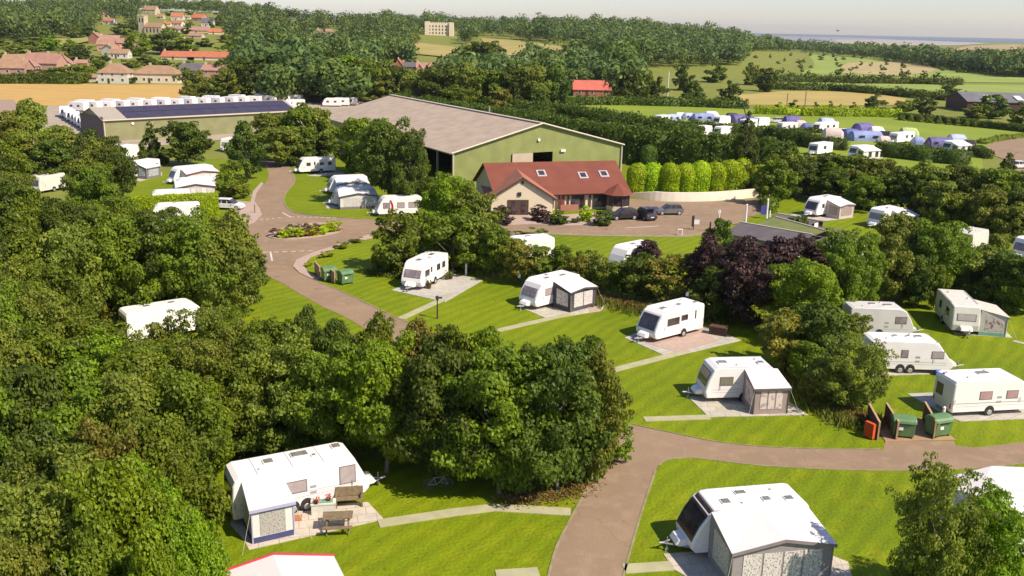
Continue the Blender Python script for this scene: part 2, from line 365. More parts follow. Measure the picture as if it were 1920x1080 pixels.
# give-way markings
WP = mat('road_paint', (.62, .58, .50), (.45, .41, .34), 2, rough=.8)
def dashes(a, b, n, wid):
    A, B = Z(*a), Z(*b); mb = MB()
    for i in range(n):
        p = A.lerp(B, (i + .1) / n); q = A.lerp(B, (i + .65) / n); d = (q - p).normalized(); s = Vector((-d.y, d.x, 0)) * wid
        mb.poly([p + s, p - s, q - s, q + s], [(0, 1, 2, 3)])
    for k in range(len(mb.v)): mb.v[k] = (mb.v[k][0], mb.v[k][1], RD + .006)
    struct(mb.build('road_marking', WP))
dashes((486, 413), (531, 408), 4, .12); dashes((545, 407), (634, 409), 8, .12); dashes((481, 473), (503, 473.5), 2, .12); dashes((512, 473.5), (592, 470), 5, .12)
dashes((529, 399), (558, 413), 1, .12) if False else None
for a, b in (((529.5, 399), (546, 408)), ((507, 473), (510.5, 490)), ((500, 473), (508, 473)), ((1172, 428), (1236, 424))):
    A, B = Z(*a), Z(*b); d = (B - A).normalized(); s = Vector((-d.y, d.x, 0)) * .1
    struct(MB().poly([(p.x, p.y, RD + .006) for p in (A + s, A - s, B - s, B + s)], [(0, 1, 2, 3)]).build('road_marking', WP))
# garden paths and pitches
PATHM = mat('concrete_path', (.40, .37, .22), (.33, .31, .18), 1.2, rough=.9)
for pts, wd in (([(752, 598), (830, 562)], .8), ([(835, 556), (845, 552)], .8), ([(905, 627), (1000, 605), (1075, 588)], .75), ([(1130, 700), (1250, 669), (1290, 657)], .8), ([(1208, 787), (1330, 783)], .75),
                ([(1070, 961), (1000, 957), (925, 953), (850, 962), (710, 983)], .8), ([(1170, 1068), (1260, 1062)], .8), ([(1900, 640), (1960, 655)], .6), ([(420, 368), (480, 366)], .5), ([(930, 1079), (1010, 1074)], .8)):
    strip('garden_path', pts, wd, .06, PATHM, .06)
def slab_mat(name, c, c2, rot, s=1.0):
    m, N, L, B = _mat(name); B.inputs['Roughness'].default_value = .85
    tc = N.new('ShaderNodeTexCoord'); mp = N.new('ShaderNodeMapping'); mp.inputs['Rotation'].default_value[2] = -rot
    L.new(tc.outputs['Object'], mp.inputs[0]); br = N.new('ShaderNodeTexBrick'); L.new(mp.outputs[0], br.inputs[0])
    br.inputs['Scale'].default_value = s; br.inputs['Brick Width'].default_value = 1.0; br.inputs['Row Height'].default_value = .8; br.inputs['Mortar Size'].default_value = .022
    br.inputs['Color1'].default_value = (*c, 1); br.inputs['Color2'].default_value = (*c2, 1); br.inputs['Mortar'].default_value = (c2[0] * .6, c2[1] * .6, c2[2] * .6, 1)
    L.new(noise_mix(N, L, br.outputs[0], tuple(v * .75 for v in c2), 1.3, detail=6, lo=.45, hi=.85), B.inputs['Base Color']); return m
def pitch(pts, m, z=.055): sheet('caravan_pitch', pts, m, z, thick=.05)
s1 = slab_mat('slabs_warm', (.52, .45, .36), (.47, .41, .33), R_(14)); s2 = slab_mat('slabs_grey', (.46, .43, .37), (.40, .37, .32), R_(35)); s3 = slab_mat('slabs_pale', (.48, .44, .36), (.42, .38, .30), R_(-4))
pitch([(432, 985), (455, 1010), (467, 1032), (720, 975), (690, 943), (440, 955)], s1)
pitch([(734, 545), (835, 567), (906, 526), (845, 512), (790, 520)], s2)
pitch([(975, 577), (1030, 600), (1075, 592), (1130, 583), (1140, 568), (1095, 555), (1010, 560)], s3)
pitch([(1171, 634), (1190, 626), (1320, 612), (1390, 639), (1270, 668), (1247, 668)], s2)
pitch([(1200, 641), (1270, 662), (1348, 641), (1325, 627), (1320, 618), (1200, 636)], PINKS, .066)
pitch([(1290, 745), (1329, 783), (1515, 779), (1476, 752), (1440, 740)], s3)
pitch([(1106, 588), (1128, 581), (1112, 563), (1094, 563)], PINKS, .066)
pitch([(1770, 611), (1790, 627), (1898, 634), (1865, 600), (1800, 598)], s3)
pitch([(1700, 739), (1780, 783), (1800, 791), (1960, 785), (1960, 762), (1780, 736)], s2)
pitch([(1600, 697), (1640, 706), (1780, 701), (1765, 688), (1640, 690)], s3)
pitch([(1244, 1040), (1262, 1068), (1300, 1090), (1600, 1092), (1590, 1055), (1500, 1020)], s1)
pitch([(575, 330), (600, 331), (650, 326), (630, 320)], s2)
pitch([(612, 391), (705, 391), (705, 384), (612, 384)], s2)
pitch([(1480, 402), (1530, 417), (1600, 408), (1580, 400)], s3)
pitch([(247, 337), (262, 341), (304, 329), (304, 323)], s3)
pitch([(1575, 292), (1590, 296), (1655, 298), (1655, 292)], s3)
pitch([(436, 376), (440, 398), (474, 405), (474, 380)], PINKS, .07)

# ================================================================== FOLIAGE
def leaf_cards(cent, nrm, size, aspect=1.5):
    n = len(cent)
    r = rng.normal(size=(n, 3)); t = np.cross(nrm, r); t /= np.linalg.norm(t, axis=1)[:, None] + 1e-9
    b = np.cross(nrm, t); s = size[:, None]
    v = np.empty((n, 4, 3)); v[:, 0] = cent - t * s * aspect / 2; v[:, 1] = cent - b * s / 2; v[:, 2] = cent + t * s * aspect / 2; v[:, 3] = cent + b * s / 2
    v[:, 1] += nrm * s * .12; v[:, 3] += nrm * s * .12
    return v.reshape(-1, 3)
def cards_mesh(name, v, extra=None):
    me = bpy.data.meshes.new(name); n = len(v) // 4
    vv = v; nf = n; loops = np.arange(4 * n); starts = np.arange(n) * 4
    if extra is not None:
        ev, ef = extra; k = len(v); vv = np.vstack([v, np.array(ev)]); loops = np.concatenate([loops, np.array(ef).ravel() + k])
        starts = np.concatenate([starts, 4 * n + np.arange(len(ef)) * 4]); nf = n + len(ef)
    me.vertices.add(len(vv)); me.vertices.foreach_set('co', vv.astype(np.float32).ravel())
    me.loops.add(len(loops)); me.loops.foreach_set('vertex_index', loops.astype(np.int32))
    me.polygons.add(nf); me.polygons.foreach_set('loop_start', starts.astype(np.int32)); me.polygons.foreach_set('loop_total', np.full(nf, 4, np.int32))
    me.update(calc_edges=True); return me
def unit(v): return v / (np.linalg.norm(v, axis=-1, keepdims=True) + 1e-9)
def crown_mesh(name, shape, nb, n, ls, br=(.05, .09)):
    # sprays of leaf clumps along branches in a unit crown: x,y in +-.5, z 0..1
    C, Rb = [], []; ph = rng.uniform(0, 6.28, 3)
    z0 = {'round': .13, 'tall': .10, 'cone': .05, 'bush': .0, 'birch': .10}[shape]
    lowd = nb <= 36
    if lowd and shape in ('round', 'tall', 'birch'): z0 = .05
    if shape == 'cone':
        for i in range(nb * 4):
            z = z0 + (1 - z0) * (rng.random() ** 1.4) * .95; rad = .45 * (1 - (z - z0) / (1 - z0)) ** .85 * rng.uniform(.55, 1.1)
            a = rng.uniform(0, 6.283); C.append((rad * math.cos(a), rad * math.sin(a), z)); Rb.append(rng.uniform(.05, .1) * (1.25 - z))
    else:
        hz = (1 - z0) / 2; zc = z0 + hz * (.92 if shape != 'tall' else 1)
        for i in range(nb):
            d = unit(rng.normal(size=3) + np.array([0, 0, .28 if not lowd else -.05])); az = math.atan2(d[1], d[0])
            k = rng.uniform(.72, 1.12) * (1 + .13 * math.sin(2 * az + ph[0]) + .10 * math.sin(3 * az + ph[1] + 2.5 * d[2]) + .08 * math.sin(7 * d[2] + ph[2]))
            tip = np.array([d[0] * .46 * k, d[1] * .46 * k, zc + d[2] * hz * .95 * k])
            if shape == 'tall': q = 1 - .5 * max(0, (tip[2] - zc) / hz); tip[:2] *= q
            if shape == 'birch': tip[2] -= .10 * math.hypot(tip[0], tip[1]); 
            root = np.array([0, 0, max(z0 * .8, min(.75, tip[2] - .12 - .35 * math.hypot(tip[0], tip[1])))]) + tip * [.12, .12, 0]
            m = 5
            for j in range(m):
                t = .42 + .58 * (j + .5) / m; p = root + (tip - root) * t; p[2] += .05 * math.sin(t * 3.1)
                C.append(p + rng.normal(size=3) * .018); Rb.append(br[1] + (br[0] - br[1]) * (t - .42) / .58)
    C = np.array(C, float); Rb = np.array(Rb) * rng.uniform(.75, 1.3, len(C)); nc = len(C)
    N_ = int(n * 1.6); idx = rng.choice(nc, size=N_, p=(Rb ** 2) / (Rb ** 2).sum())
    cc = np.array([0, 0, .45])
    d = unit(rng.normal(size=(N_, 3)) + unit(C[idx] - cc) * .55 + np.array([0, 0, .45]))
    sc = np.array([1.15, 1.15, .72])
    pos = C[idx] + d * (Rb[idx] * rng.uniform(.55, 1.18, N_))[:, None] * sc
    keep = np.ones(N_, bool)
    for j in range(nc):
        dd = (((pos - C[j]) / sc) ** 2).sum(1); keep &= ~((dd < (Rb[j] * .62) ** 2) & (idx != j))
    pos, d = pos[keep][:n], d[keep][:n]
    nn = unit(d * .9 + rng.normal(size=d.shape) * .5 + np.array([0, 0, .35]))
    pos[:, 2] /= np.percentile(pos[:, 2], 99.7); pos[:, :2] *= .5 / np.percentile(np.abs(pos[:, :2]), 98.8); pos[:, 2] = np.maximum(pos[:, 2], .01)
    return cards_mesh(name, leaf_cards(pos, nn, rng.uniform(.7, 1.35, len(pos)) * ls))
def trunk_mesh(shape, seed):
    rr = random.Random(seed); mb = MB(); top = .55 if shape != 'cone' else .9
    pts = [(0, 0, 0)]; x = y = 0
    for k in range(1, 5):
        x += rr.uniform(-.02, .02); y += rr.uniform(-.02, .02); pts.append((x, y, top * k / 4))
    for k in range(4): mb.cyl(pts[k], pts[k + 1], .03 * (1 - k * .2), .03 * (1 - (k + 1) * .2), 7, cap=False)
    for k in range(6):
        a = rr.uniform(0, 6.28); s = Vector(pts[2 + k % 3]); e = s + Vector((math.cos(a) * rr.uniform(.18, .34), math.sin(a) * rr.uniform(.18, .34), rr.uniform(.12, .3)))
        mid = s.lerp(e, .5) + Vector((0, 0, -.02)); mb.cyl(s, mid, .013, .009, 5, cap=False); mb.cyl(mid, e, .009, .003, 5, cap=False)
    o = mb.build('trunk', BARK, smooth=True); me = o.data; bpy.data.objects.remove(o); return me
LODS = {'near': (64, 22000, .0215), 'mid': (44, 6500, .038), 'far': (34, 2000, .066), 'tiny': (16, 340, .14)}
CROWNS, TRUNKS = {}, {}
def get_crown(shape, lod, var):
    k = (shape, lod, var)
    if k not in CROWNS:
        nb, n, ls = LODS[lod]
        br = {'round': (.050, .10), 'tall': (.045, .09), 'cone': (.1, .1), 'bush': (.06, .12), 'birch': (.032, .065)}[shape]
        if shape == 'birch': nb = int(nb * 1.3); n = int(n * .85); ls *= .85
        if shape == 'cone': nb = int(nb * .8)
        CROWNS[k] = crown_mesh(f'{shape}_crown', shape, nb, n, ls, br)
    return CROWNS[k]
LEAF = {
    'mid': leaf_mat('leaf_mid_green', (.185, .243, .013), (.12, .17, .012)),
    'dark': leaf_mat('leaf_dark_green', (.118, .160, .014), (.076, .112, .013)),
    'lime': leaf_mat('leaf_fresh_green', (.225, .315, .010), (.145, .225, .010)),
    'olive': leaf_mat('leaf_olive', (.235, .265, .028), (.145, .185, .022)),
    'gold': leaf_mat('leaf_golden_brown', (.27, .235, .030), (.16, .18, .022)),
    'purple': leaf_mat('leaf_purple', (.066, .030, .026), (.038, .024, .018), .15),
    'yellow': leaf_mat('leaf_yellow_green', (.43, .53, .008), (.32, .44, .008)),
    'ochre': leaf_mat('leaf_ochre', (.36, .27, .02), (.30, .2, .03)),
    'heather': leaf_mat('leaf_heather_brown', (.20, .10, .07), (.13, .08, .05), .2),
    'hedge': leaf_mat('hedge_green', (.13, .19, .022), (.085, .135, .018)),
}
CNAME = {'mid': 'mid green', 'dark': 'dark green', 'lime': 'fresh green', 'olive': 'olive green', 'gold': 'golden brown', 'purple': 'purple leaved', 'yellow': 'yellow green', 'ochre': 'ochre yellow', 'hedge': 'green'}
SNAME = {'round': 'broad crowned', 'tall': 'upright', 'cone': 'cone shaped', 'bush': 'rounded', 'birch': 'airy loose crowned'}
SH = {'R': 'round', 'T': 'tall', 'C': 'cone', 'B': 'bush', 'S': 'birch'}
n_tree = 0
def tree(px, yb, yt, wpx, col, label, sh='R', group=None, name=None, cat=None, base=None):
    global n_tree; n_tree += 1
    b = base or P(px, yb); h = ztop(b, yt); wd = wpx * mpp(b + Vector((0, 0, h * .5)))
    lod = 'near' if (yb - yt) > 130 else 'mid' if (yb - yt) > 55 else 'far' if (yb - yt) > 18 else 'tiny'
    shape = SH[sh]; var = random.randrange({'near': 4, 'mid': 3, 'far': 3, 'tiny': 2}[lod])
    bush = sh == 'B'
    root = thing(name or ('bush' if bush else 'tree'), b, random.uniform(0, 6.28), label, cat or ('bush' if bush else 'tree'), group)
    me = get_crown(shape, lod, var)
    c = bpy.data.objects.new('foliage' if bush else 'crown', me); COL.objects.link(c); c.parent = root
    if not me.materials: me.materials.append(LEAF['mid'])
    c.material_slots[0].link = 'OBJECT'; c.material_slots[0].material = LEAF[col]
    k = random.uniform(1.0, 1.12); c.scale = (wd * k, wd * random.uniform(.92, 1.12), h)
    if not bush and lod != 'tiny':
        if (shape, var) not in TRUNKS: TRUNKS[(shape, var)] = trunk_mesh(shape, var)
        t = bpy.data.objects.new('trunk', TRUNKS[(shape, var)]); COL.objects.link(t); t.parent = root; t.scale = (wd * .9, wd * .9, h)
    return root
def hedge(name, pts, h, wd, col, label, cat='hedge', leaf=.22, dens=26, px=True, domes=False, group=None, lump=.12):
    p = [P(*q) if px else Vector((*q, 0)) for q in pts]; V, NN = [], []; mb = MB()
    seg = [(p[i], p[i + 1]) for i in range(len(p) - 1)]
    hh = h if isinstance(h, (list, tuple)) else [h] * len(p)
    for i, (a, b) in enumerate(seg):
        L = (b - a).length; d = (b - a).normalized(); s = Vector((-d.y, d.x, 0)); hm = (hh[i] + hh[i + 1]) / 2
        n = int(dens * L * (2 * hm + wd)); t = rng.random(n) * L; u = rng.random(n) * (2 * hm + wd)
        H = hh[i] + (hh[i + 1] - hh[i]) * t / max(L, 1e-6)
        side1 = u < hm; side2 = u > hm + wd; topm = ~side1 & ~side2
        off = np.where(side1, -wd / 2, np.where(side2, wd / 2, u - hm - wd / 2)); zz = np.where(side1, u / hm * H, np.where(side2, (u - hm - wd) / hm * H, H))
        j = rng.normal(size=(n, 3)) * lump; bulge = np.sin(t * 1.7 + i) * lump + np.sin(t * .6 + zz * 1.1) * lump
        pos = np.array(a)[None] + t[:, None] * np.array(d)[None] + off[:, None] * np.array(s)[None]; pos[:, 2] += zz
        nv = np.where(topm[:, None], np.array([[0, 0, 1.]]), np.where(side1[:, None], -np.array(s)[None], np.array(s)[None]))
        pos += j + nv * bulge[:, None]; V.append(pos); NN.append(unit(nv + rng.normal(size=(n, 3)) * .6))
        A = a + Vector((0, 0, hh[i] * .96)); B = b + Vector((0, 0, hh[i + 1] * .96)); q = s * (wd / 2 - .12)
        mb.poly([a + q, a - q, A - q, A + q, b + q, b - q, B - q, B + q], [(0, 1, 2, 3), (4, 7, 6, 5), (0, 3, 7, 4), (1, 5, 6, 2), (3, 2, 6, 7)])
        if i in (0, len(seg) - 1):
            e = a if i == 0 else b; he = hh[0] if i == 0 else hh[-1]
            for sg in ([-1] if i == 0 else [1]) if len(seg) > 1 else [-1, 1]:
                e = a if sg < 0 else b; he = hh[0] if sg < 0 else hh[-1]
                m2 = int(dens * wd * he); po = np.array(e)[None] + (rng.random(m2)[:, None] - .5) * wd * np.array(s)[None]; po[:, 2] += rng.random(m2) * he
                po += rng.normal(size=(m2, 3)) * lump; V.append(po); NN.append(unit(sg * np.array(d)[None] + rng.normal(size=(m2, 3)) * .6))
    V = np.vstack(V); NN = np.vstack(NN)
    V = np.where(V[:, 2:3] < .02 + min(x.z for x in p), V + [0, 0, .1], V)
    me = cards_mesh(name, leaf_cards(V, NN, rng.uniform(.7, 1.3, len(V)) * leaf), (np.array(mb.v), np.array(mb.f)))
    me.materials.append(LEAF[col]); o = bpy.data.objects.new(name, me); COL.objects.link(o)
    return tag(o, label, cat, group)

# ================================================================== CARAVANS
W_ = 2.28
def prof_modern(L): return [(0.03, .38), (0, 1.0), (0.02, 2.42), (.14, 2.58), (.4, 2.64), (L - 1.5, 2.64), (L - 1.15, 2.58), (L - .8, 2.36), (L - .38, 1.75), (L - .1, 1.15), (L, .85), (L - .04, .6), (L - .25, .38)]
def prof_slope(L): return [(0.05, .38), (0, .9), (.1, 2.2), (.22, 2.5), (.5, 2.62), (L - 1.75, 2.62), (L - 1.35, 2.5), (L - .45, 1.35), (L - .12, 1.05), (L, .85), (L - .1, .55), (L - .35, .38)]
def prof_long(L): return [(0.05, .38), (0, .9), (.08, 2.2), (.2, 2.5), (.45, 2.62), (L - 1.15, 2.62), (L - .85, 2.5), (L - .2, 1.2), (L - .02, .98), (L, .85), (L - .08, .6), (L - .3, .38)]
def prof_classic(L): return [(.12, .38), (0, .8), (.05, 1.6), (.25, 2.35), (.5, 2.58), (L - .9, 2.6), (L - .55, 2.45), (L - .2, 1.65), (L, .85), (L - .12, .38)]
def prof_box(L): return [(0.02, .38), (0, 1.2), (.02, 2.45), (.15, 2.55), (L - .5, 2.55), (L - .25, 2.45), (L - .08, 1.5), (L, .9), (L - .1, .38)]
PROFS = {'modern': prof_modern, 'slope': prof_slope, 'long': prof_long, 'classic': prof_classic, 'box': prof_box}
def end_x(prof, z, front=True):
    best = None
    n = len(prof)
    for i in range(n):
        (x0, z0), (x1, z1) = prof[i], prof[(i + 1) % n]
        if min(z0, z1) <= z <= max(z0, z1) and z0 != z1:
            x = x0 + (x1 - x0) * (z - z0) / (z1 - z0)
            if best is None or (x > best if front else x < best): best = x
    return best
def end_panel(mb, prof, z0, z1, y0, y1, off, front=True, n=6, m=0):
    sg = 1 if front else -1; vs = []; fs = []
    for k in range(n + 1):
        z = z0 + (z1 - z0) * k / n; x = end_x(prof, z, front)
        for xo in (off, -.03):
            for y in (y0, y1): vs.append((x + sg * xo, y, z + (off * .5 if xo > 0 else 0)))
    for k in range(n):
        a = k * 4; b = a + 4; fs += [(a, a + 1, b + 1, b), (a + 2, b + 2, b + 3, a + 3), (a, b, b + 2, a + 2), (a + 1, a + 3, b + 3, b + 1)]
    fs += [(0, 2, 3, 1), (n * 4, n * 4 + 1, n * 4 + 3, n * 4 + 2)]
    mb.poly(vs, fs, m)
def xf_from(front, rear, z, near, Ld=None):
    A, B = Z(*front, z), Z(*rear, z); d = (A - B); L = Ld or d.length; d.z = 0; d.normalize(); left = Vector((-d.y, d.x, 0))
    c = B + (left * -W_ / 2 if near == 'L' else left * W_ / 2); c.z = 0
    return c, math.atan2(d.y, d.x), L
def caravan(front, rear, z, near, label, prof='modern', L=None, sw=(), fw=None, rw=None, sky=(), shell=None, axle=None, twin=False, door=None, stripe=None, group='touring caravans parked on the campsite', detail=True, name='caravan', shift=0, redtail=False):
    c, rz, L = xf_from(front, rear, z, near, L)
    c = c + Vector((math.cos(rz), math.sin(rz), 0)) * shift
    shell = shell or WHITE; root = thing(name, c, rz, label, 'caravan', group)
    pf = PROFS[prof](L); MB().prism(pf, -W_ / 2, W_ / 2, ins=.09, chamf=.11).build('body', shell, root)
    if fw is None: fw = (1.15, 2.0, -.85, .85, 3, GLASS)
    if fw:
        z0, z1, y0, y1, np_, gm = fw; f = MB(); end_panel(f, pf, z0 - .04, z1 + .04, y0 - .05, y1 + .05, .012); fo = f.build('front_window', FRAME, root)
        g = MB(); w1 = (y1 - y0) / np_
        for k in range(np_): end_panel(g, pf, z0, z1, y0 + k * w1 + .025, y0 + (k + 1) * w1 - .025, .028)
        g.build('pane', gm, fo)
    if rw:
        z0, z1, y0, y1, gm = rw; f = MB(); end_panel(f, pf, z0 - .05, z1 + .05, y0 - .05, y1 + .05, .012, False); fo = f.build('rear_window', FRAME, root)
        g = MB(); end_panel(g, pf, z0, z1, y0, y1, .026, False); g.build('pane', gm, fo)
    for wi in sw:                                     # (side +1 left / -1 right, x0, x1, z0, z1, material)
        s, x0, x1, z0, z1, gm = wi; x0 *= L; x1 *= L; y = s * (W_ / 2)
        fo = MB().box(((x0 + x1) / 2, y, (z0 + z1) / 2), (x1 - x0 + .1, .03, z1 - z0 + .1)).build('side_window', FRAME, root)
        MB().box(((x0 + x1) / 2, y + s * .012, (z0 + z1) / 2), (x1 - x0, .03, z1 - z0)).build('pane', gm, fo)
    for dr in (door or ()):
        s, x0 = dr; x0 *= L
        o = MB().box((x0 + .32, s * W_ / 2, 1.4), (.66, .024, 1.85)).build('door', shell, root)
        MB().box((x0 + .32, s * (W_ / 2 + .012), 1.8), (.16, .02, .75)).build('pane', GLASS, o)
    ax = (axle or .47) * L
    for s in (-1, 1):
        for dx in ((-.38, .38) if twin else (0,)):
            y = s * (W_ / 2 - .12)
            a = MB().cyl((ax + dx, s * (W_ / 2 + .004), .42), (ax + dx, s * (W_ / 2 - .06), .42), .37, n=20)
            ao = a.build('wheel_arch', BLACK, root) if detail else None
            wo = MB().cyl((ax + dx, y - .09, .31), (ax + dx, y + .09 + .06 * s, .31), .31, n=18).build('wheel', TYRE, root)
            if detail: MB().cyl((ax + dx, s * (W_ / 2 + .03), .31), (ax + dx, s * (W_ / 2 + .052), .31), .19, .15, n=14).build('rim', RIM, wo)
    h = MB(); xf = end_x(pf, .6)
    for s in (-1, 1): h.cyl((L - .4, s * .7, .42), (L + 1.0, s * .03, .45), .045, n=6)
    h.cyl((L + .85, 0, .45), (L + 1.25, 0, .47), .06, n=6); h.cyl((L + .85, .08, .05), (L + .85, .08, .8), .03, n=6); h.cyl((L + .85, .04, .11), (L + .85, .12, .11), .1, n=10)
    h.build('hitch', STEEL, root)
    g = MB(); g.prism([(L - .15, .46), (L + .42, .44), (L + .55, .55), (L + .38, .78), (L - .1, .88)], -.5, .5, ins=.06, chamf=.1); g.build('gas_locker', shell, root)
    if detail:
        for k, (fx, y, sx, sy) in enumerate(sky):
            o = MB().box((fx * L, y, 2.66 if prof != 'box' else 2.58), (sx + .12, sy + .12, .07), taper=.92).build('skylight', shell, root)
            MB().box((fx * L, y, 2.705 if prof != 'box' else 2.625), (sx, sy, .05), taper=.9).build('pane', SKYP, o)
        for s in (-1, 1):
            if stripe: 
                for q in stripe: MB().box((L * .48, s * (W_ / 2 + .002), q[0]), (L * .86, .008, q[1])).build('stripe', q[2], root)
            MB().box((L * .45, s * (W_ / 2 - .07), 2.60), (L * .72, .03, .035)).build('awning_rail', STRIPE, root)
        for s in (-1, 1):
            MB().box((L * .48, s * (W_ / 2 + .001), .80), (L * .86, .006, .018)).build('skirt_groove', STRIPE, root)
            for fx in (.14, L - (1.05 if prof != 'slope' else 1.6)): MB().cyl((fx, s * (W_ / 2 + .05), 1.0), (fx, s * (W_ / 2 + .05), 1.35), .018, n=5).build('grab_handle', STRIPE, root)
            for k2 in (0, 1): MB().box((L * .57, s * (W_ / 2 + .006), 1.05 + .33 * k2 * (1 if s < 0 else 1.2)), (.34, .012, .15)).build('fridge_vent', STRIPE if s < 0 else CREAMW, root)
        for fx, y in ((.22, -.5), (.55, .62)): MB().cyl((fx * L, y, 2.6), (fx * L, y, 2.74), .09, .07, 10).build('roof_vent', CREAMW, root)
        for fx in (.3, L - .9):
            for s in (-1, 1): MB().cyl((fx, s * .85, .4), (fx, s * .85, 0), .025, n=5).build('corner_steady', STEEL, root)
    if redtail or detail:
        xr = end_x(pf, .8, False)
        for s in (-1, 1): MB().box((xr, s * (W_ / 2 - .2), .8), (.04, .12, .35 if not redtail else .5)).build('tail_light', RED, root)
    return root, c, rz, L
SKYP = mat('skylight_pane', (.22, .21, .17), (.15, .14, .12), 3, rough=.2, spec=.6)
CURT = None
def curtain_mat(name, c1, c2, scale):
    m, N, L, B = _mat(name); B.inputs['Roughness'].default_value = .6
    tc = N.new('ShaderNodeTexCoord'); mp = N.new('ShaderNodeMapping'); mp.inputs['Scale'].default_value = (1, 1, .8); L.new(tc.outputs['Object'], mp.inputs[0])
    nz = N.new('ShaderNodeTexNoise'); nz.inputs['Scale'].default_value = scale; nz.inputs['Detail'].default_value = 2; L.new(mp.outputs[0], nz.inputs['Vector'])
    cr = N.new('ShaderNodeValToRGB'); cr.color_ramp.interpolation = 'LINEAR'; cr.color_ramp.elements[0].position = .40; cr.color_ramp.elements[1].position = .48
    cr.color_ramp.elements[0].color = (*c1, 1); cr.color_ramp.elements[1].color = (*c2, 1); L.new(nz.outputs[0], cr.inputs[0]); L.new(cr.outputs[0], B.inputs['Base Color'])
    return m
CURT = curtain_mat('leaf_print_curtain', (.26, .23, .23), (.62, .57, .54), 13)
CURTS = curtain_mat('stone_print_curtain', (.20, .19, .18), (.42, .39, .36), 15)
ROOFC = mat('awning_roof_cloth', (.70, .645, .62), (.66, .61, .585), .4, rough=.75)
GREYC = mat('charcoal_awning_cloth', (.085, .072, .075), (.065, .055, .058), 1, rough=.8)
MIDG = mat('mid_grey_cloth', (.20, .175, .175), (.16, .14, .14), 1, rough=.8)
LILAC = mat('lilac_cloth', (.42, .40, .56), (.36, .35, .5), 1, rough=.8)
NAVY = mat('navy_cloth', (.06, .065, .16), rough=.8)
PINKC = mat('pale_pink_cloth', (.55, .46, .42), (.5, .41, .38), 1, rough=.8)
WHITEC = mat('white_cloth', (.68, .65, .62), (.62, .59, .57), 1, rough=.8)
GREENCL = mat('green_cloth', (.16, .34, .24), rough=.8)
BLUEC = mat('blue_tent_cloth', (.11, .13, .33), (.08, .09, .25), .6, rough=.7)
LBLUE = mat('light_blue_tent_cloth', (.24, .29, .50), (.18, .22, .4), .6, rough=.7)
PURPC = mat('violet_tent_cloth', (.13, .10, .27), (.1, .08, .22), .6, rough=.7)
GREYB = mat('grey_blue_tent_cloth', (.38, .42, .54), (.32, .36, .46), .6, rough=.7)
DARKC = mat('dark_tent_cloth', (.05, .04, .06), rough=.7)
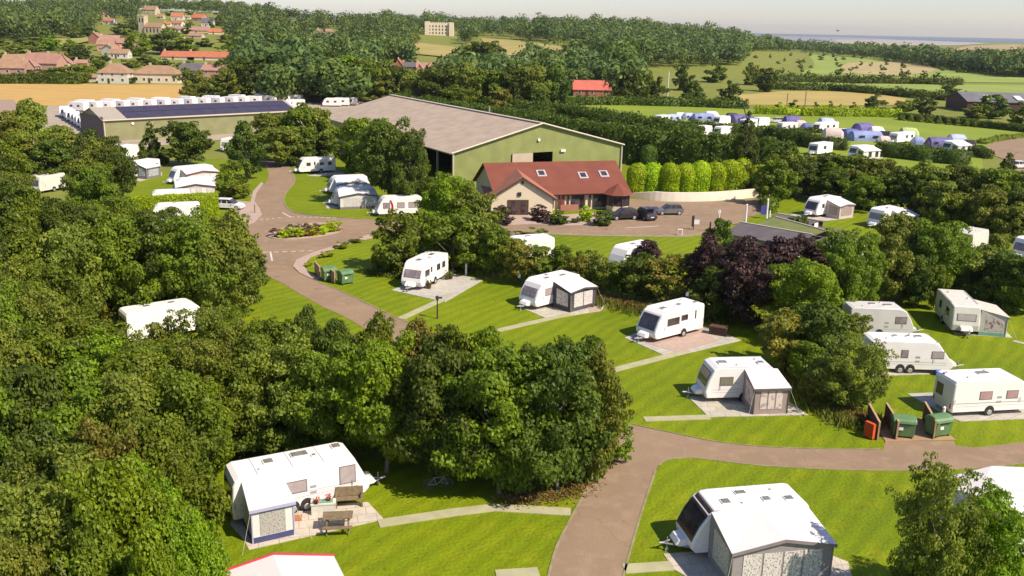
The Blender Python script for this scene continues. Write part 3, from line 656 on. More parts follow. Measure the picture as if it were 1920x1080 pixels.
def awning(car, x0, x1, side, dep, label, wall=None, trim=None, win=None, skirt=None, h0=2.45, h1=1.85, peak=0.0, nfw=2, roof=None, cat='awning', inset=.12, sidewin=True, guys=True, group='awnings on the caravans', overhang=.12):
    root0, c, rz, L = car; wall = wall or MIDG; trim = trim or GREYC; win = win or CURT; roof = roof or ROOFC
    x0 *= L; x1 *= L; y0 = side * (W_ / 2 + .02); y1 = side * (W_ / 2 + dep)
    root = thing('awning', c, rz, label, cat, group); xm = (x0 + x1) / 2
    # roof: cloth with small thickness
    e = overhang; yr = y1 + side * .12
    top = [(x0 + .02, y0, h0), (xm, y0, h0 + .05), (x1 - .02, y0, h0), (x0 - e, yr, h1), (xm, yr, h1 + peak), (x1 + e, yr, h1)]
    low = [(a, b, q - .035) for a, b, q in top]
    fs = [(0, 1, 4, 3), (1, 2, 5, 4), (6, 9, 10, 7), (7, 10, 11, 8), (0, 3, 9, 6), (2, 8, 11, 5), (3, 4, 10, 9), (4, 5, 11, 10), (0, 6, 7, 1), (1, 7, 8, 2)]
    MB().poly(top + low, fs).build('roof', roof, root)
    v = MB()                                            # valance along the outer edge
    for (a, b) in ((3, 4), (4, 5)):
        A, B = Vector(top[a]), Vector(top[b]); A.y += side * .012; B.y += side * .012; q = Vector((0, side * .03, 0)); d = Vector((0, 0, -.16))
        v.poly([A, B, B + d, A + d, A + q, B + q, B + q + d, A + q + d], [(0, 1, 2, 3), (7, 6, 5, 4), (0, 4, 5, 1), (3, 2, 6, 7), (0, 3, 7, 4), (1, 5, 6, 2)])
    v.build('valance', trim, root)
    t = .03
    # front wall (gabled)
    zf = h1 - .05; pts = [(x0, 0.02), (x1, .02), (x1, zf), (xm, zf + peak), (x0, zf)]
    vs = [(a, y1, q) for a, q in pts] + [(a, y1 - side * t, q) for a, q in pts]; n = 5
    fw = MB().poly(vs, [(0, 1, 2, 3, 4), (9, 8, 7, 6, 5)] + [(i, (i + 1) % n, n + (i + 1) % n, n + i) for i in range(n)]).build('front_wall', wall, root)
    W = x1 - x0; m = .16 * W ** .5 + .12; pw = (W - 2 * m) / nfw; ws = win if isinstance(win, (list, tuple)) else [win] * nfw
    for k in range(nfw):
        a = x0 + m + k * pw + .05; b = x0 + m + (k + 1) * pw - .05; zt = zf - .18
        MB().box(((a + b) / 2, y1 + side * .012, (.42 + zt) / 2), (b - a, .024, zt - .42)).build('window', ws[k % len(ws)], fw)
    if skirt: MB().box((xm, y1 + side * .016, .19), (W, .03, .34)).build('skirt', skirt, fw)
    for xx in (x0, x1): MB().cyl((xx, y1, 0), (xx, y1, zf), .05, n=6).build('corner_trim', trim, root)
    for xx, sg in ((x0 + .015, -1), (x1 - .015, 1)):
        vs = [(xx, y0, .02), (xx, y1, .02), (xx, y1, zf), (xx, y0, h0 - .05)]; vs += [(a - sg * t, b, q) for a, b, q in vs]
        sw = MB().poly(vs, [(0, 1, 2, 3), (7, 6, 5, 4), (0, 4, 5, 1), (1, 5, 6, 2), (2, 6, 7, 3), (3, 7, 4, 0)]).build('side_wall', wall, root)
        if sidewin:
            ya, yb = y0 + (y1 - y0) * .2, y0 + (y1 - y0) * .85; za = zf - .12
            q = [(xx + sg * .012, ya, .5), (xx + sg * .012, yb, .5), (xx + sg * .012, yb, za - .05), (xx + sg * .012, ya, za + (h0 - zf) * .3)]; q += [(a - sg * .02, b, z) for a, b, z in q]
            MB().poly(q, [(0, 1, 2, 3), (7, 6, 5, 4), (0, 4, 5, 1), (1, 5, 6, 2), (2, 6, 7, 3), (3, 7, 4, 0)]).build('window', ws[0], sw)
        if skirt:
            MB().box((xx + sg * .02, (y0 + y1) / 2, .19), (.02, abs(y1 - y0), .34)).build('skirt', skirt, sw)
    if guys:
        for xx, dx in ((x0, -1), (x1, 1)): MB().cyl((xx, y1, h1), (xx + dx * .7, y1 + side * .8, 0), .007, n=4).build('guy_rope', WHITEC, root)
    return root
def tunnel_tent(px, py, L, wd, h, ang, m, label, win=True, m2=None):
    b = P(px, py); root = thing('tent', b, ang, label, 'tent', 'tents on the camping field')
    prof = [(wd / 2 * math.cos(math.pi * k / 10), h * math.sin(math.pi * k / 10) ** .8) for k in range(11)]
    vs = []
    xs = [(-L / 2, .55), (-L / 2 + .7, .95), (-L / 6, 1.0), (L / 6, .97), (L / 2 - .7, .93), (L / 2, .6)]
    for x, k in xs: vs += [(x, y * k, z * k) for y, z in prof]
    fs = [(i * 11 + j, i * 11 + j + 1, (i + 1) * 11 + j + 1, (i + 1) * 11 + j) for i in range(5) for j in range(10)] + [tuple(range(11)), tuple(range(65, 54, -1))]
    MB().poly(vs, fs).build('flysheet', m, root)
    if win:
        for x in (-L / 5, L / 5):
            for s in (-1, 1): MB().box((x, s * wd * .475, h * .42), (L * .16, .08, h * .34), rx=-s * .22).build('window', DARKC, root)
    if m2: MB().box((L / 2 - .1, 0, h * .3), (.3, wd * .5, h * .55)).build('door', m2, root)
    return root
# ================================================================== CARS
def car(px, py, ang, paint, label, L=4.0, H=1.5, suv=False, open_boot=False, base=None, group='cars parked on the campsite', hatch=True):
    b = base or P(px, py); root = thing('parked_car', b, ang, label, 'car', group); k = L / 4.0; Wc = 1.72
    hb = .62 if suv else .52; wl = H * .63
    prof = [(-1.95 * k, .32), (-2.0 * k, .7), (-1.93 * k, wl), (-1.3 * k, wl + .02), (1.0 * k, wl - .02), (1.75 * k, wl - .16), (1.98 * k, .62), (1.95 * k, .3)]
    MB().prism(prof, -Wc / 2, Wc / 2, ins=.1, chamf=.16).build('body', paint, root, smooth=False)
    r0 = -1.85 if hatch else -1.5
    cab = [(r0 * k, wl - .02), ((r0 + .28) * k, H - .04), ((r0 + .5) * k, H), (.15 * k, H), (.35 * k, H - .05), (1.05 * k, wl - .03)]
    MB().prism(cab, -Wc / 2 + .12, Wc / 2 - .12, ins=.1, chamf=.14).build('cabin_glass', GLASS, root)
    rf = MB().prism([((r0 + .30) * k, H - .03), ((r0 + .52) * k, H + .025), (.14 * k, H + .025), (.33 * k, H - .03)], -Wc / 2 + .2, Wc / 2 - .2, ins=.03, chamf=.05)
    for s in (-1, 1):
        for xx in (-.75, .0): rf.box((xx * k, s * (Wc / 2 - .125), (wl + H) / 2), (.08, .03, H - wl), rx=s * .1)
    rf.build('roof', paint, root)
    for xx in (-1.28 * k, 1.27 * k):
        for s in (-1, 1):
            wo = MB().cyl((xx, s * (Wc / 2 - .2), .31), (xx, s * (Wc / 2 + .015), .31), .32, n=18).build('wheel', TYRE, root)
            MB().cyl((xx, s * (Wc / 2 + .017), .31), (xx, s * (Wc / 2 + .035), .31), .2, .17, n=12).build('rim', RIM, wo)
    for s in (-1, 1):
        MB().box((1.9 * k, s * .6, .66), (.12, .32, .14), rz=-s * .25).build('headlight', SKYP, root)
        MB().box((-1.98 * k, s * .68, .8), (.06, .16, .2)).build('tail_light', RED, root)
        MB().box((.72 * k, s * (Wc / 2 + .08), wl + .02), (.1, .16, .11)).build('wing_mirror', paint, root)
    MB().box((-2.02 * k, 0, .58), (.02, .5, .11)).build('number_plate', WHITE, root)
    if open_boot:
        MB().box((-2.1 * k, 0, H + .28), (.75, Wc - .3, .06), ry=-.15).build('open_tailgate', paint, root)
    return root
# ================================================================== BUILDINGS
def gable_block(mb, x0, x1, y0, y1, z0, ze, zr, m=0):     # walls with gable ends at x0,x1
    ym = (y0 + y1) / 2
    for x in (x0, x1): pass
    vs = [(x0, y0, z0), (x1, y0, z0), (x1, y1, z0), (x0, y1, z0), (x0, y0, ze), (x1, y0, ze), (x1, y1, ze), (x0, y1, ze), (x0, ym, zr), (x1, ym, zr)]
    return mb.poly(vs, [(0, 1, 5, 4), (2, 3, 7, 6), (1, 2, 6, 9, 5), (3, 0, 4, 8, 7), (0, 3, 2, 1), (4, 5, 9, 8), (6, 7, 8, 9)], m)
def roof_slabs(x0, x1, y0, y1, ze, zr, over=.3, hip0=0, hip1=0, t=.14):
    ym = (y0 + y1) / 2; s = (zr - ze) / (ym - y0); a0, a1 = x0 - over, x1 + over; b0, b1 = y0 - over, y1 + over; zo = ze - over * s
    top = [(a0, b0, zo), (a1, b0, zo), (a1, b1, zo), (a0, b1, zo), (a0 + hip0, ym, zr), (a1 - hip1, ym, zr)]
    top = [(x, y, z + t) for x, y, z in top]; low = [(x, y, z - t) for x, y, z in top]
    fs = [(0, 1, 5, 4), (2, 3, 4, 5), (1, 2, 5), (3, 0, 4)]
    if not hip0: fs.remove((3, 0, 4))
    if not hip1: fs.remove((1, 2, 5))
    f2 = [tuple(i + 6 for i in f[::-1]) for f in fs]
    rim = [(0, 6, 7, 1), (2, 8, 9, 3)]
    rim += [(1, 7, 8, 2)] if hip1 else [(1, 7, 11, 5), (5, 11, 8, 2)]
    rim += [(3, 9, 6, 0)] if hip0 else [(3, 9, 10, 4), (4, 10, 6, 0)]
    return MB().poly(top + low, fs + f2 + rim)
_hn = 0
def house(px, yb, wpx, yeave, yridge, wall, roof, label, ang=0.0, dep=None, hip=False, chim=1, storeys=2, wins=3, cat='house', name='house', group='village houses', base=None, gable_to_camera=False):
    b = base or P(px, yb); k = mpp(b); ang = ang + math.atan2(-b.x, b.y) * 0
    wd = wpx * k; he = ztop(b, yeave); dep = dep or min(9.0, max(6.5, wd * .7)); cen = b + Vector((0, dep / 2, 0)); hr = max(he + 1.2, ztop(cen, yridge))
    if gable_to_camera: ang += math.pi / 2; wd, dep = dep, wd
    root = thing(name, (cen.x, cen.y, b.z - 1.0), ang, label, cat, group)
    he += 1; hr += 1; x0, x1, y0, y1 = -wd / 2, wd / 2, -dep / 2, dep / 2
    if hip: MB().box((0, 0, he / 2), (wd, dep, he)).build('wall', wall, root)
    else: gable_block(MB(), x0, x1, y0, y1, 0, he, hr).build('wall', wall, root)
    r = roof_slabs(x0, x1, y0, y1, he, hr, .35, dep * .55 if hip else 0, dep * .55 if hip else 0).build('roof', roof, root)
    for c in range(chim):
        cx = (x0 + .8) if c == 0 else (x1 - .8)
        if hip: cx *= .4
        MB().box((cx, 0, hr + .25), (.9, .6, 1.7)).build('chimney', MATS['brick_red'] if c % 2 else MATS['stone_beige'], r)
    for st in range(storeys):
        z = 1 + 1.5 + st * (he - 1) / max(storeys, 1)
        if z + .6 > he: continue
        for i in range(wins):
            xx = x0 + wd * (i + .5) / wins
            f = MB().box((xx, y0 - .02, z), (1.15, .08, 1.2)).build('window', WHITE, root)
            MB().box((xx, y0 - .05, z), (.95, .06, 1.0)).build('pane', GLASS, f)
        f = MB().box((x1 + .02, 0, z), (.08, 1.1, 1.1)).build('window', WHITE, root); MB().box((x1 + .05, 0, z), (.06, .9, .9)).build('pane', GLASS, f)
    d = MB().box((x0 + wd * .36, y0 - .02, 2.0), (.95, .08, 2.0)).build('door', BROWNW, root)
    return root
BRK = mat('brick_red', (.36, .15, .10), (.30, .12, .09), .6, rough=.9)
BRKP = mat('brick_pink', (.46, .26, .19), (.40, .22, .16), .5, rough=.9)
STN = mat('stone_beige', (.56, .46, .31), (.46, .37, .25), .5, rough=.9)
HARL = mat('white_render', (.62, .58, .50), (.55, .5, .43), .5, rough=.9)
HARLC = mat('cream_render', (.66, .56, .40), (.62, .52, .37), .5, rough=.9)
TILE = stripe_mat('red_pantiles', (.19, .05, .026), (.14, .036, .022), 3.2, 'X', .8, .25)
TILEO = mat('orange_roof_tiles', (.44, .14, .075), (.37, .12, .06), .7, rough=.9)
TILEB = mat('brown_roof_tiles', (.33, .20, .12), (.27, .16, .10), .5, rough=.9)
TILEP = mat('pink_brown_tiles', (.36, .19, .14), (.3, .16, .12), .5, rough=.9)
SLATE = mat('blue_slate', (.13, .115, .13), (.1, .09, .1), .5, rough=.7)

# ================================================================== LARGE BUILDINGS
GREENW = stripe_mat('green_cladding', (.25, .27, .085), (.20, .22, .07), 1.6, 'Y', .6, .2)
GREENW2 = stripe_mat('sage_cladding', (.25, .24, .11), (.21, .20, .09), 1.6, 'X', .6, .2)
FIBRE = stripe_mat('fibre_cement_roof', (.42, .325, .24), (.34, .265, .20), 1.2, 'X', .85, .25)
TRIMW = mat('pale_trim', (.55, .48, .38), rough=.7)
DARKIN = mat('dark_interior', (.03, .03, .03), rough=.9)
def barn():
    A, B = Vector((-9.9, 148.7, 0)), Vector((18.7, 164.9, 0)); M = (A + B) / 2; w2 = 16.45; L = 66; ze, zr = 5.5, 9.65
    ang = math.atan2(B.y - A.y, B.x - A.x) + math.pi / 2
    root = thing('barn', M, ang, 'large green clad barn with a wide beige corrugated roof and an open left side', 'barn')
    t = .15; mb = MB()                                  # front gable with a door opening between y=5.6 and -2.3
    def slab(poly, x0=0.0):
        n = len(poly); v = [(x0, y, z) for y, z in poly] + [(x0 + t, y, z) for y, z in poly]
        mb.poly(v, [tuple(range(n)), tuple(range(2 * n - 1, n - 1, -1))] + [(i, (i + 1) % n, n + (i + 1) % n, n + i) for i in range(n)])
    def zr_(y): return ze + (zr - ze) * (1 - abs(y) / w2)
    slab([(w2, 0), (5.6, 0), (5.6, 5.0), (5.6, zr_(5.6)), (w2, ze)]); slab([(5.6, 5.0), (-2.3, 5.0), (-2.3, zr_(2.3)), (0, zr), (5.6, zr_(5.6))])
    slab([(-2.3, 0), (-w2, 0), (-w2, ze), (-2.3, zr_(2.3))]); mb.build('front_wall', GREENW, root)
    mb = MB(); slab([(w2, 0), (-w2, 0), (-w2, ze), (0, zr), (w2, ze)], L - t); mb.build('rear_wall', GREENW, root)
    mb = MB().box((L / 2, -w2 + .1, ze / 2), (L - .4, .2, ze)); mb.box((40, w2 - .1, ze / 2), (L - 28, .2, ze)); mb.build('side_wall', GREENW, root)
    for x in (6, 12, 18): MB().box((x, w2 - .15, ze / 2), (.25, .25, ze)).build('post', STEEL, root)
    roof_slabs(0, L, -w2, w2, ze, zr, .35, t=.1).build('roof', FIBRE, root)
    MB().box((-.22, 3.7, 2.5), (.16, 3.9, 5.0)).build('sliding_door', mat('beige_door', (.48, .38, .29), (.42, .34, .26), .5, rough=.8), root)
    s = (zr - ze) / w2
    for sg in (-1, 1):
        a, b = Vector((-.42, 0, zr + .15)), Vector((-.42, sg * (w2 + .35), ze - .35 * s + .15)); MB().cyl(a, b, .16, n=4).build('barge_board', TRIMW, root)
    MB().box((L / 2, 0, zr + .2), (L + .8, .7, .16)).build('ridge_cap', TRIMW, root)
    for y in (w2 + .2,): MB().cyl((-.3, y, ze - .05), (L, y, ze - .05), .14, n=6).build('gutter', TRIMW, root)
    for y in (-w2, w2): MB().cyl((-.2, y * .998, 0), (-.2, y * .998, ze), .14, n=6).build('downpipe', TRIMW, root)
    MB().cyl((-.1, .6, 7.1), (-.3, .6, 7.1), .25, n=8).build('lamp', WHITE, root)
    MB().box((-.2, -4.2, 5.1), (.3, .9, .35)).build('lamp', WHITE, root)
    MB().cyl((30, -6, 8.3), (30, -6, 10.1), .15, n=6).build('vent_pipe', STEEL, root)
barn()
def shed():
    A = Vector((-86.4, 197.5, 0)); ang = R_(42.9); L = 46; D = 14; ze, zr = 4.5, 6.6
    root = thing('storage_shed', A, ang, 'long sage green shed with dark solar panels covering its low roof', 'shed')
    gable_block(MB(), 0, L, 0, D, 0, ze, zr).build('wall', GREENW2, root)
    MB().box((-.06, D / 2, 2.6), (.1, D - .3, 5.1)).build('end_cladding', mat('dark_end_boards', (.13, .10, .09), rough=.8), root)
    roof_slabs(0, L, 0, D, ze, zr, .3, t=.08).build('roof', mat('grey_sheet_roof', (.36, .31, .25), rough=.7), root)
    s = (zr - ze) / 7; a = math.atan(s)
    pan = MB(); n = 14
    for i in range(n):
        for j in range(2):
            pan.box((5 + (i + .5) * (L - 5.5) / n, 1.75 + j * 3.2, ze + (1.75 + j * 3.2) * s + .20), ((L - 5.5) / n - .06, 3.1, .06), rx=a)
    pan.build('solar_panel', mat('solar_glass', (.055, .042, .065), (.045, .035, .055), .5, rough=.3, spec=.6), root)
    MB().cyl((-.3, -.35, ze - .02), (L + .3, -.35, ze - .02), .13, n=6).build('gutter', TRIMW, root)
    MB().cyl((0, -.1, 0), (0, -.1, ze), .15, n=6).build('downpipe', TRIMW, root)
    MB().cyl((6, -.05, 3.6), (6, -.2, 3.6), .3, n=8).build('lamp', WHITE, root)
shed()
def reception():
    R = Vector((14.65, 140.2, 0)); ang = R_(16); x0 = -19.5
    root = thing('reception_building', R, ang, 'single storey reception building with red tiled roofs and a cream gable', 'building')
    D = 6.2; ze, zr = 2.6, 6.0; s = (zr - ze) / D
    gable_block(MB(), x0, 0, -D + .2, D - .2, 0, ze, zr - .15).build('wall', HARLC, root)
    r = roof_slabs(x0, 0, -D, D, ze, zr, .5, t=.1).build('roof', TILE, root)
    a = math.atan(s)
    for xx, yy in ((-11.9, -2.5), (-5.7, -3.1), (-2.4, -2.9)):
        f = MB().box((xx, yy, zr + yy * s + .16), (1.35, 1.5, .12), rx=a).build('roof_window', mat('velux_frame', (.45, .42, .42), rough=.5), r); MB().box((xx, yy, zr + yy * s + .21), (.85, 1.0, .1), rx=a).build('pane', GLASS, f)
    # fascia, glazing and panels along the front
    yf = -D + .15
    MB().box((-9.5, yf - .5, ze - .32), (19.5, .1, .2)).build('fascia', BROWNW, root)
    for xx, ww, m_ in ((-4.0, 2.2, GLASS), (-1.9, .4, BROWNW), (-5.6, .3, BROWNW), (-7.4, 2.0, GLASS), (-9.9, .9, mat('red_panel', (.22, .05, .04), rough=.7)), (-8.9, .25, BROWNW), (-11.2, .25, BROWNW)):
        MB().box((xx, yf - .06, 1.35), (ww, .1, 2.1)).build('window' if m_ is GLASS else 'panel', m_, root)
    MB().box((-9.0, yf - .9, .45), (2.7, .25, .9)).build('brick_planter', BRK, root)
    for xx in (-10.2, -6.6): MB().box((xx, yf - .5, 1.2), (.2, .2, 2.3)).build('post', BROWNW, root)
    # bay with a hipped roof
    bx, by = -1.7, yf - 1.0
    MB().cyl((bx, by, .7), (bx, by, 2.35), 1.7, n=8).build('bay_window', GLASS, root); MB().cyl((bx, by, 0), (bx, by, .7), 1.75, n=8).build('bay_wall', HARLC, root)
    for k in range(8):
        mu = MB()
        t = 2 * math.pi * k / 8; mu.cyl((bx + 1.72 * math.cos(t), by + 1.72 * math.sin(t), .6), (bx + 1.72 * math.cos(t), by + 1.72 * math.sin(t), 2.4), .09, n=5); mu.build('mullion', BROWNW, root)
    MB().cyl((bx, by, 2.35), (bx, by, 3.75), 2.3, .15, n=8).build('bay_roof', TILE, root)
    # cream wing, gable towards the camera
    wx = -18.7; M = Matrix.Rotation(-ang, 3, 'Z')
    A, B = Vector((-3.3, 126.5, 0)), Vector((5.6, 127.5, 0)); mid = (A + B) / 2; loc = M @ (mid - R); wa = math.atan2(B.y - A.y, B.x - A.x) - ang
    w2 = 4.5; Lw = 15; wing = MB(); gable_block(wing, 0, Lw, -w2 + .25, w2 - .25, 0, 2.5, 5.2); wo = wing.build('wing_wall', HARLC, root, loc=(loc.x, loc.y, 0), rz=wa + math.pi / 2)
    ro = roof_slabs(0, Lw, -w2, w2, 2.45, 5.3, .35, 0, 4.5, t=.09).build('wing_roof', TILEWING, root, loc=(loc.x, loc.y, 0), rz=wa + math.pi / 2)
    for sg in (-1, 1): MB().box((-.32, sg * 2.42, 3.72), (.1, 5.9, .2), rx=-sg * math.atan(2.85 / 4.5)).build('barge_board', BROWNW, wo)
    MB().box((-.04, .55, 1.1), (.12, 2.9, 2.2)).build('double_door', mat('dark_brown_door', (.09, .05, .035), rough=.6), wo)
    MB().box((-.1, 1.2, 1.2), (.08, .5, 1.7)).build('door_pane', GLASS, wo); MB().box((-.1, -.1, 1.2), (.08, .5, 1.7)).build('door_pane', GLASS, wo)
    MB().box((-.08, .4, 3.0), (.14, .5, .5)).build('lamp', BLACK, wo); MB().box((-.05, 0, 4.6), (.1, .3, .4)).build('vent', BROWNW, wo)
TILEWING = stripe_mat('weathered_pantiles', (.36, .145, .085), (.26, .10, .06), 3.2, 'X', .8, .25)
reception()
ORNG = mat('orange_boards', (.50, .20, .04), (.4, .16, .04), 2, rough=.8)
b = P(838, 340); rt = thing('timber_enclosure', b, R_(20), 'orange timber enclosure beside the open side of the barn', 'enclosure')
MB().box((0, 0, .8), (3.2, .1, 1.6)).box((1.6, 1, .8), (.1, 2, 1.6)).build('board', ORNG, rt); MB().box((-1.5, -1.2, .6), (1.2, 1, 1.2)).build('box', WHITE, rt)
# retaining wall behind the car park
def wall_line(name, pts, h, th, m, label, z0=0.0, cat='wall'):
    p = [Z(*q).xy for q in pts]; vs, fs = [], []
    for i, a in enumerate(p):
        d = (p[min(i + 1, len(p) - 1)] - p[max(i - 1, 0)]).normalized(); n = Vector((-d.y, d.x)) * th / 2; hh = h[i] if isinstance(h, list) else h
        vs += [(a.x + n.x, a.y + n.y, z0), (a.x - n.x, a.y - n.y, z0), (a.x - n.x, a.y - n.y, hh), (a.x + n.x, a.y + n.y, hh)]
    for i in range(len(p) - 1):
        a = i * 4; b = a + 4
        for j in range(4): fs.append((a + j, a + (j + 1) % 4, b + (j + 1) % 4, b + j))
    fs += [(0, 1, 2, 3), (len(vs) - 1, len(vs) - 2, len(vs) - 3, len(vs) - 4)]
    o = MB().poly(vs, fs).build(name, m); return tag(o, label, cat)
wall_line('retaining_wall', smooth_line([(1176, 369), (1200, 373), (1240, 377), (1290, 378), (1350, 376), (1430, 369)], 4), [.5 + .9 * min(1, i / 7) for i in range(21)], .35, mat('whitewash', (.82, .73, .60), (.72, .63, .5), .4, rough=.9), 'low curved whitewashed wall behind the reception car park')

# timber lodges (dark felt roofs, one green)
FELT = mat('dark_roof_felt', (.10, .085, .095), (.13, .11, .11), .7, rough=.95); GRNF = mat('green_roof_felt', (.17, .19, .055), (.14, .16, .05), .6, rough=.95)
PALEG = mat('pale_green_boards', (.42, .55, .27), (.36, .48, .24), 1, rough=.8)
def lodge(c4, ze, zr, wallm, roofm, label, name='lodge'):
    a, b_, d = Z(*c4[0], ze), Z(*c4[1], ze), Z(*c4[2], ze); ux = (b_ - a); L = ux.length; ux.normalize(); D = abs((d - a).dot(Vector((-ux.y, ux.x, 0)))); 
    root = thing(name, (a.x, a.y, 0), math.atan2(ux.y, ux.x), label, 'lodge', 'lodges behind the purple trees')
    gable_block(MB(), .3, L - .3, .3, D - .3, 0, ze, zr - .1).build('wall', wallm, root); r = roof_slabs(0, L, 0, D, ze, zr, .2, t=.07).build('roof', roofm, root)
    MB().cyl((-.2, D / 2, zr + .1), (L + .2, D / 2, zr + .1), .1, n=5).build('ridge_cap', TRIMW, r)
    for i in range(3): f = MB().box((L * (i + .5) / 3, .27, 1.4), (1.2, .08, 1.0)).build('window', WHITE, root); MB().box((L * (i + .5) / 3, .24, 1.4), (1.0, .08, .8)).build('pane', GLASS, f)
    for s in (0, 1): MB().box((L if s else 0, D * .5, 1.3), (.1 + .4 * 0, .9, 2.0)).build('door', WHITE, root)
lodge([(1362, 438), (1492, 462), (1395, 420)], 2.4, 3.2, mat('beige_boards', (.42, .36, .28), rough=.8), FELT, 'lodge with a dark felt roof behind the purple trees nearest the signposts')
lodge([(1414, 424), (1502, 450), (1440, 402)], 2.5, 3.3, BROWNW, GRNF, 'lodge with a mossy green roof between two white poles')
lodge([(1500, 452), (1548, 458), (1545, 428)], 2.2, 2.7, mat('cream_boards', (.6, .52, .38), rough=.8), FELT, 'small cream lodge with a flat dark roof behind the dark green tree')
lodge([(1440, 412), (1510, 425), (1460, 400)], 2.1, 2.5, BROWNW, FELT, 'dark roofed lodge in front of the round nosed caravan on its kerbed pitch')
lodge([(1548, 462), (1600, 470), (1565, 440)], 2.3, 2.7, PALEG, PALEG, 'pale green hut half hidden by trees below the caravan with the porch tent')
def post_thing(px, yb, yt, r, m, label, name='post', cat='post', group=None, extra=None):
    b = P(px, yb); h = ztop(b, yt); root = thing(name, b, 0, label, cat, group); MB().cyl((0, 0, 0), (0, 0, h), r, r * .8, n=8).build('pole', m, root)
    MB().cyl((0, 0, h), (0, 0, h + r * .8), r * 1.05, r * .2, n=8).build('cap', m, root)
    if extra: extra(root, h)
    return root
def banner(root, h): MB().box((-.45, 0, h * .45), (.8, .05, 1.3)).build('blue_sign', mat('blue_sign', (.08, .07, .35), rough=.6), root)
post_thing(1397, 424, 384, .16, WHITE, 'white pole standing beside the mossy green roof, nearer the car park', 'pole', 'pole', 'white poles by the lodges')
post_thing(1437, 410, 374, .16, WHITE, 'white pole with a blue panel behind the mossy green roof', 'pole', 'pole', 'white poles by the lodges', banner)
def sgn(root, h):
    MB().box((.35, 0, h * .55), (.75, .06, .6)).build('sign_board', WHITE, root); MB().box((-.12, .02, h * .6), (.3, .1, h * .75)).build('dark_board', BLACK, root)
post_thing(1300, 431, 404, .06, BROWNW, 'dark signpost with a white board on the near edge of the car park', 'signpost', 'sign', None, sgn)
def sgn2(root, h):
    MB().box((.1, 0, h * .62), (.35, .06, .7)).build('sign_board', mat('pinkish_sign', (.45, .3, .36), rough=.7), root); MB().box((0, 0, h * .93), (.35, .08, .4)).build('sign_head', WHITE, root)
post_thing(1346, 436, 394, .09, WHITE, 'tall white signpost with small pinkish signs beside the car park', 'signpost', 'sign', None, sgn2)
post_thing(1331, 434, 417, .12, BLACK, 'short dark bollard between the two signposts', 'bollard', 'bollard')
b = P(1275, 442); rt = thing('notice_board', b, 0, 'small pink and white notice board at the roadside before the lodges', 'sign'); MB().box((0, 0, .5), (.6, .08, .8)).build('board', WHITE, rt); MB().box((0, -.05, .5), (.4, .04, .55)).build('notice', mat('pink_notice', (.5, .25, .22), rough=.7), rt); MB().cyl((0, .05, 0), (0, .05, .5), .04).build('leg', WOOD, rt)

# ================================================================== CARAVANS NEAR
GR = 'awnings on the caravans'
PALEP = mat('drawn_blind', (.40, .33, .33), (.33, .27, .28), 3, rough=.3, spec=.6)
# the large twin axle caravan at bottom left
st = [(1.18, .03, STRIPE), (1.08, .02, STRIPE), (.92, .02, mat('red_line', (.4, .1, .12), rough=.5))]
c1 = caravan((702, 919), (437, 976), .4, 'R', 'long white twin axle caravan with a small lilac and white porch before the dark wood', 'long', 7.4,
    sw=[(-1, .35, .52, 1.25, 1.85, PALEP), (-1, .77, .88, 1.2, 2.15, PALEP), (1, .3, .5, 1.3, 1.9, GLASS)], fw=(1.2, 2.0, -.85, .85, 3, GLASS), rw=(.95, 2.05, -.85, .85, GLASS),
    sky=[(.30, .2, .5, .5), (.53, .35, .9, .55), (.93 - .12, .5, .45, .5), (.62, -.1, .18, .2)], twin=True, axle=.47, stripe=st, redtail=True)
awning(c1, .07, .35, -1, 2.1, 'small porch awning with lilac corners and navy skirt on the large twin axle caravan', wall=WHITEC, trim=LILAC, win=CURTS, skirt=NAVY, nfw=1, h0=2.45, h1=1.95)
for fx in (.19, .44, .66): MB().box((fx * 7.4, 0, 2.625), (.03, 2.0, .02)).build('roof_seam', STRIPE, c1[0])
# bottom right, big awning
c2 = caravan((1338, 960), (1522, 945), 2.6, 'L', 'white caravan with a glossy black front beside the big pale roofed awning', 'modern', 6.1,
    fw=(1.0, 2.5, -.98, .98, 1, GLASS), sky=[(.68, .35, .42, .42), (.50, -.4, .55, .32), (.33, .4, .36, .36), (.14, .5, .4, .34)], sw=[(1, .7, .85, 1.2, 1.9, GLASS)], shift=.05, redtail=False)
DG = mat('taupe_trim', (.24, .20, .21), rough=.7)
awning(c2, .04, .86, 1, 2.75, 'big pale roofed awning with grey trim and leaf print windows beside the black fronted caravan', wall=mat('taupe_wall', (.30, .265, .27), rough=.8), trim=DG, peak=.5, nfw=4, h0=2.62, h1=2.08)
# centre right
c3 = caravan((1227, 638), (1319, 614), .4, 'L', 'white caravan with a dark front window alone on a pink and grey pitch', 'modern', 6.0,
    fw=(1.1, 2.2, -.88, .88, 1, GLASS), sw=[(1, .53, .76, 1.35, 1.9, GLASS), (1, .36, .48, 1.55, 1.95, GLASS), (-1, .3, .6, 1.3, 1.9, GLASS)], door=[(1, .14)], sky=[(.72, .3, .5, .45), (.4, .3, .4, .4), (.12, .6, .3, .3)], axle=.42, stripe=[(2.15, .025, STRIPE)])
c4 = caravan((1333, 691), (1461, 688), 2.6, 'L', 'rounded white caravan with a pinkish porch awning at its rear on the paved pitch', 'classic', 5.2,
    fw=(1.2, 2.15, -.85, .85, 1, GLASS), sw=[(1, .63, .80, 1.35, 1.9, mat('open_window_pane', (.20, .19, .14), rough=.3)), (-1, .3, .5, 1.3, 1.9, GLASS)], sky=[(.72, .1, .6, .5), (.2, .3, .4, .4)], axle=.45, stripe=[(1.0, .02, STRIPE)])
PINKCUR = curtain_mat('pink_curtain', (.40, .30, .28), (.62, .52, .48), 3)
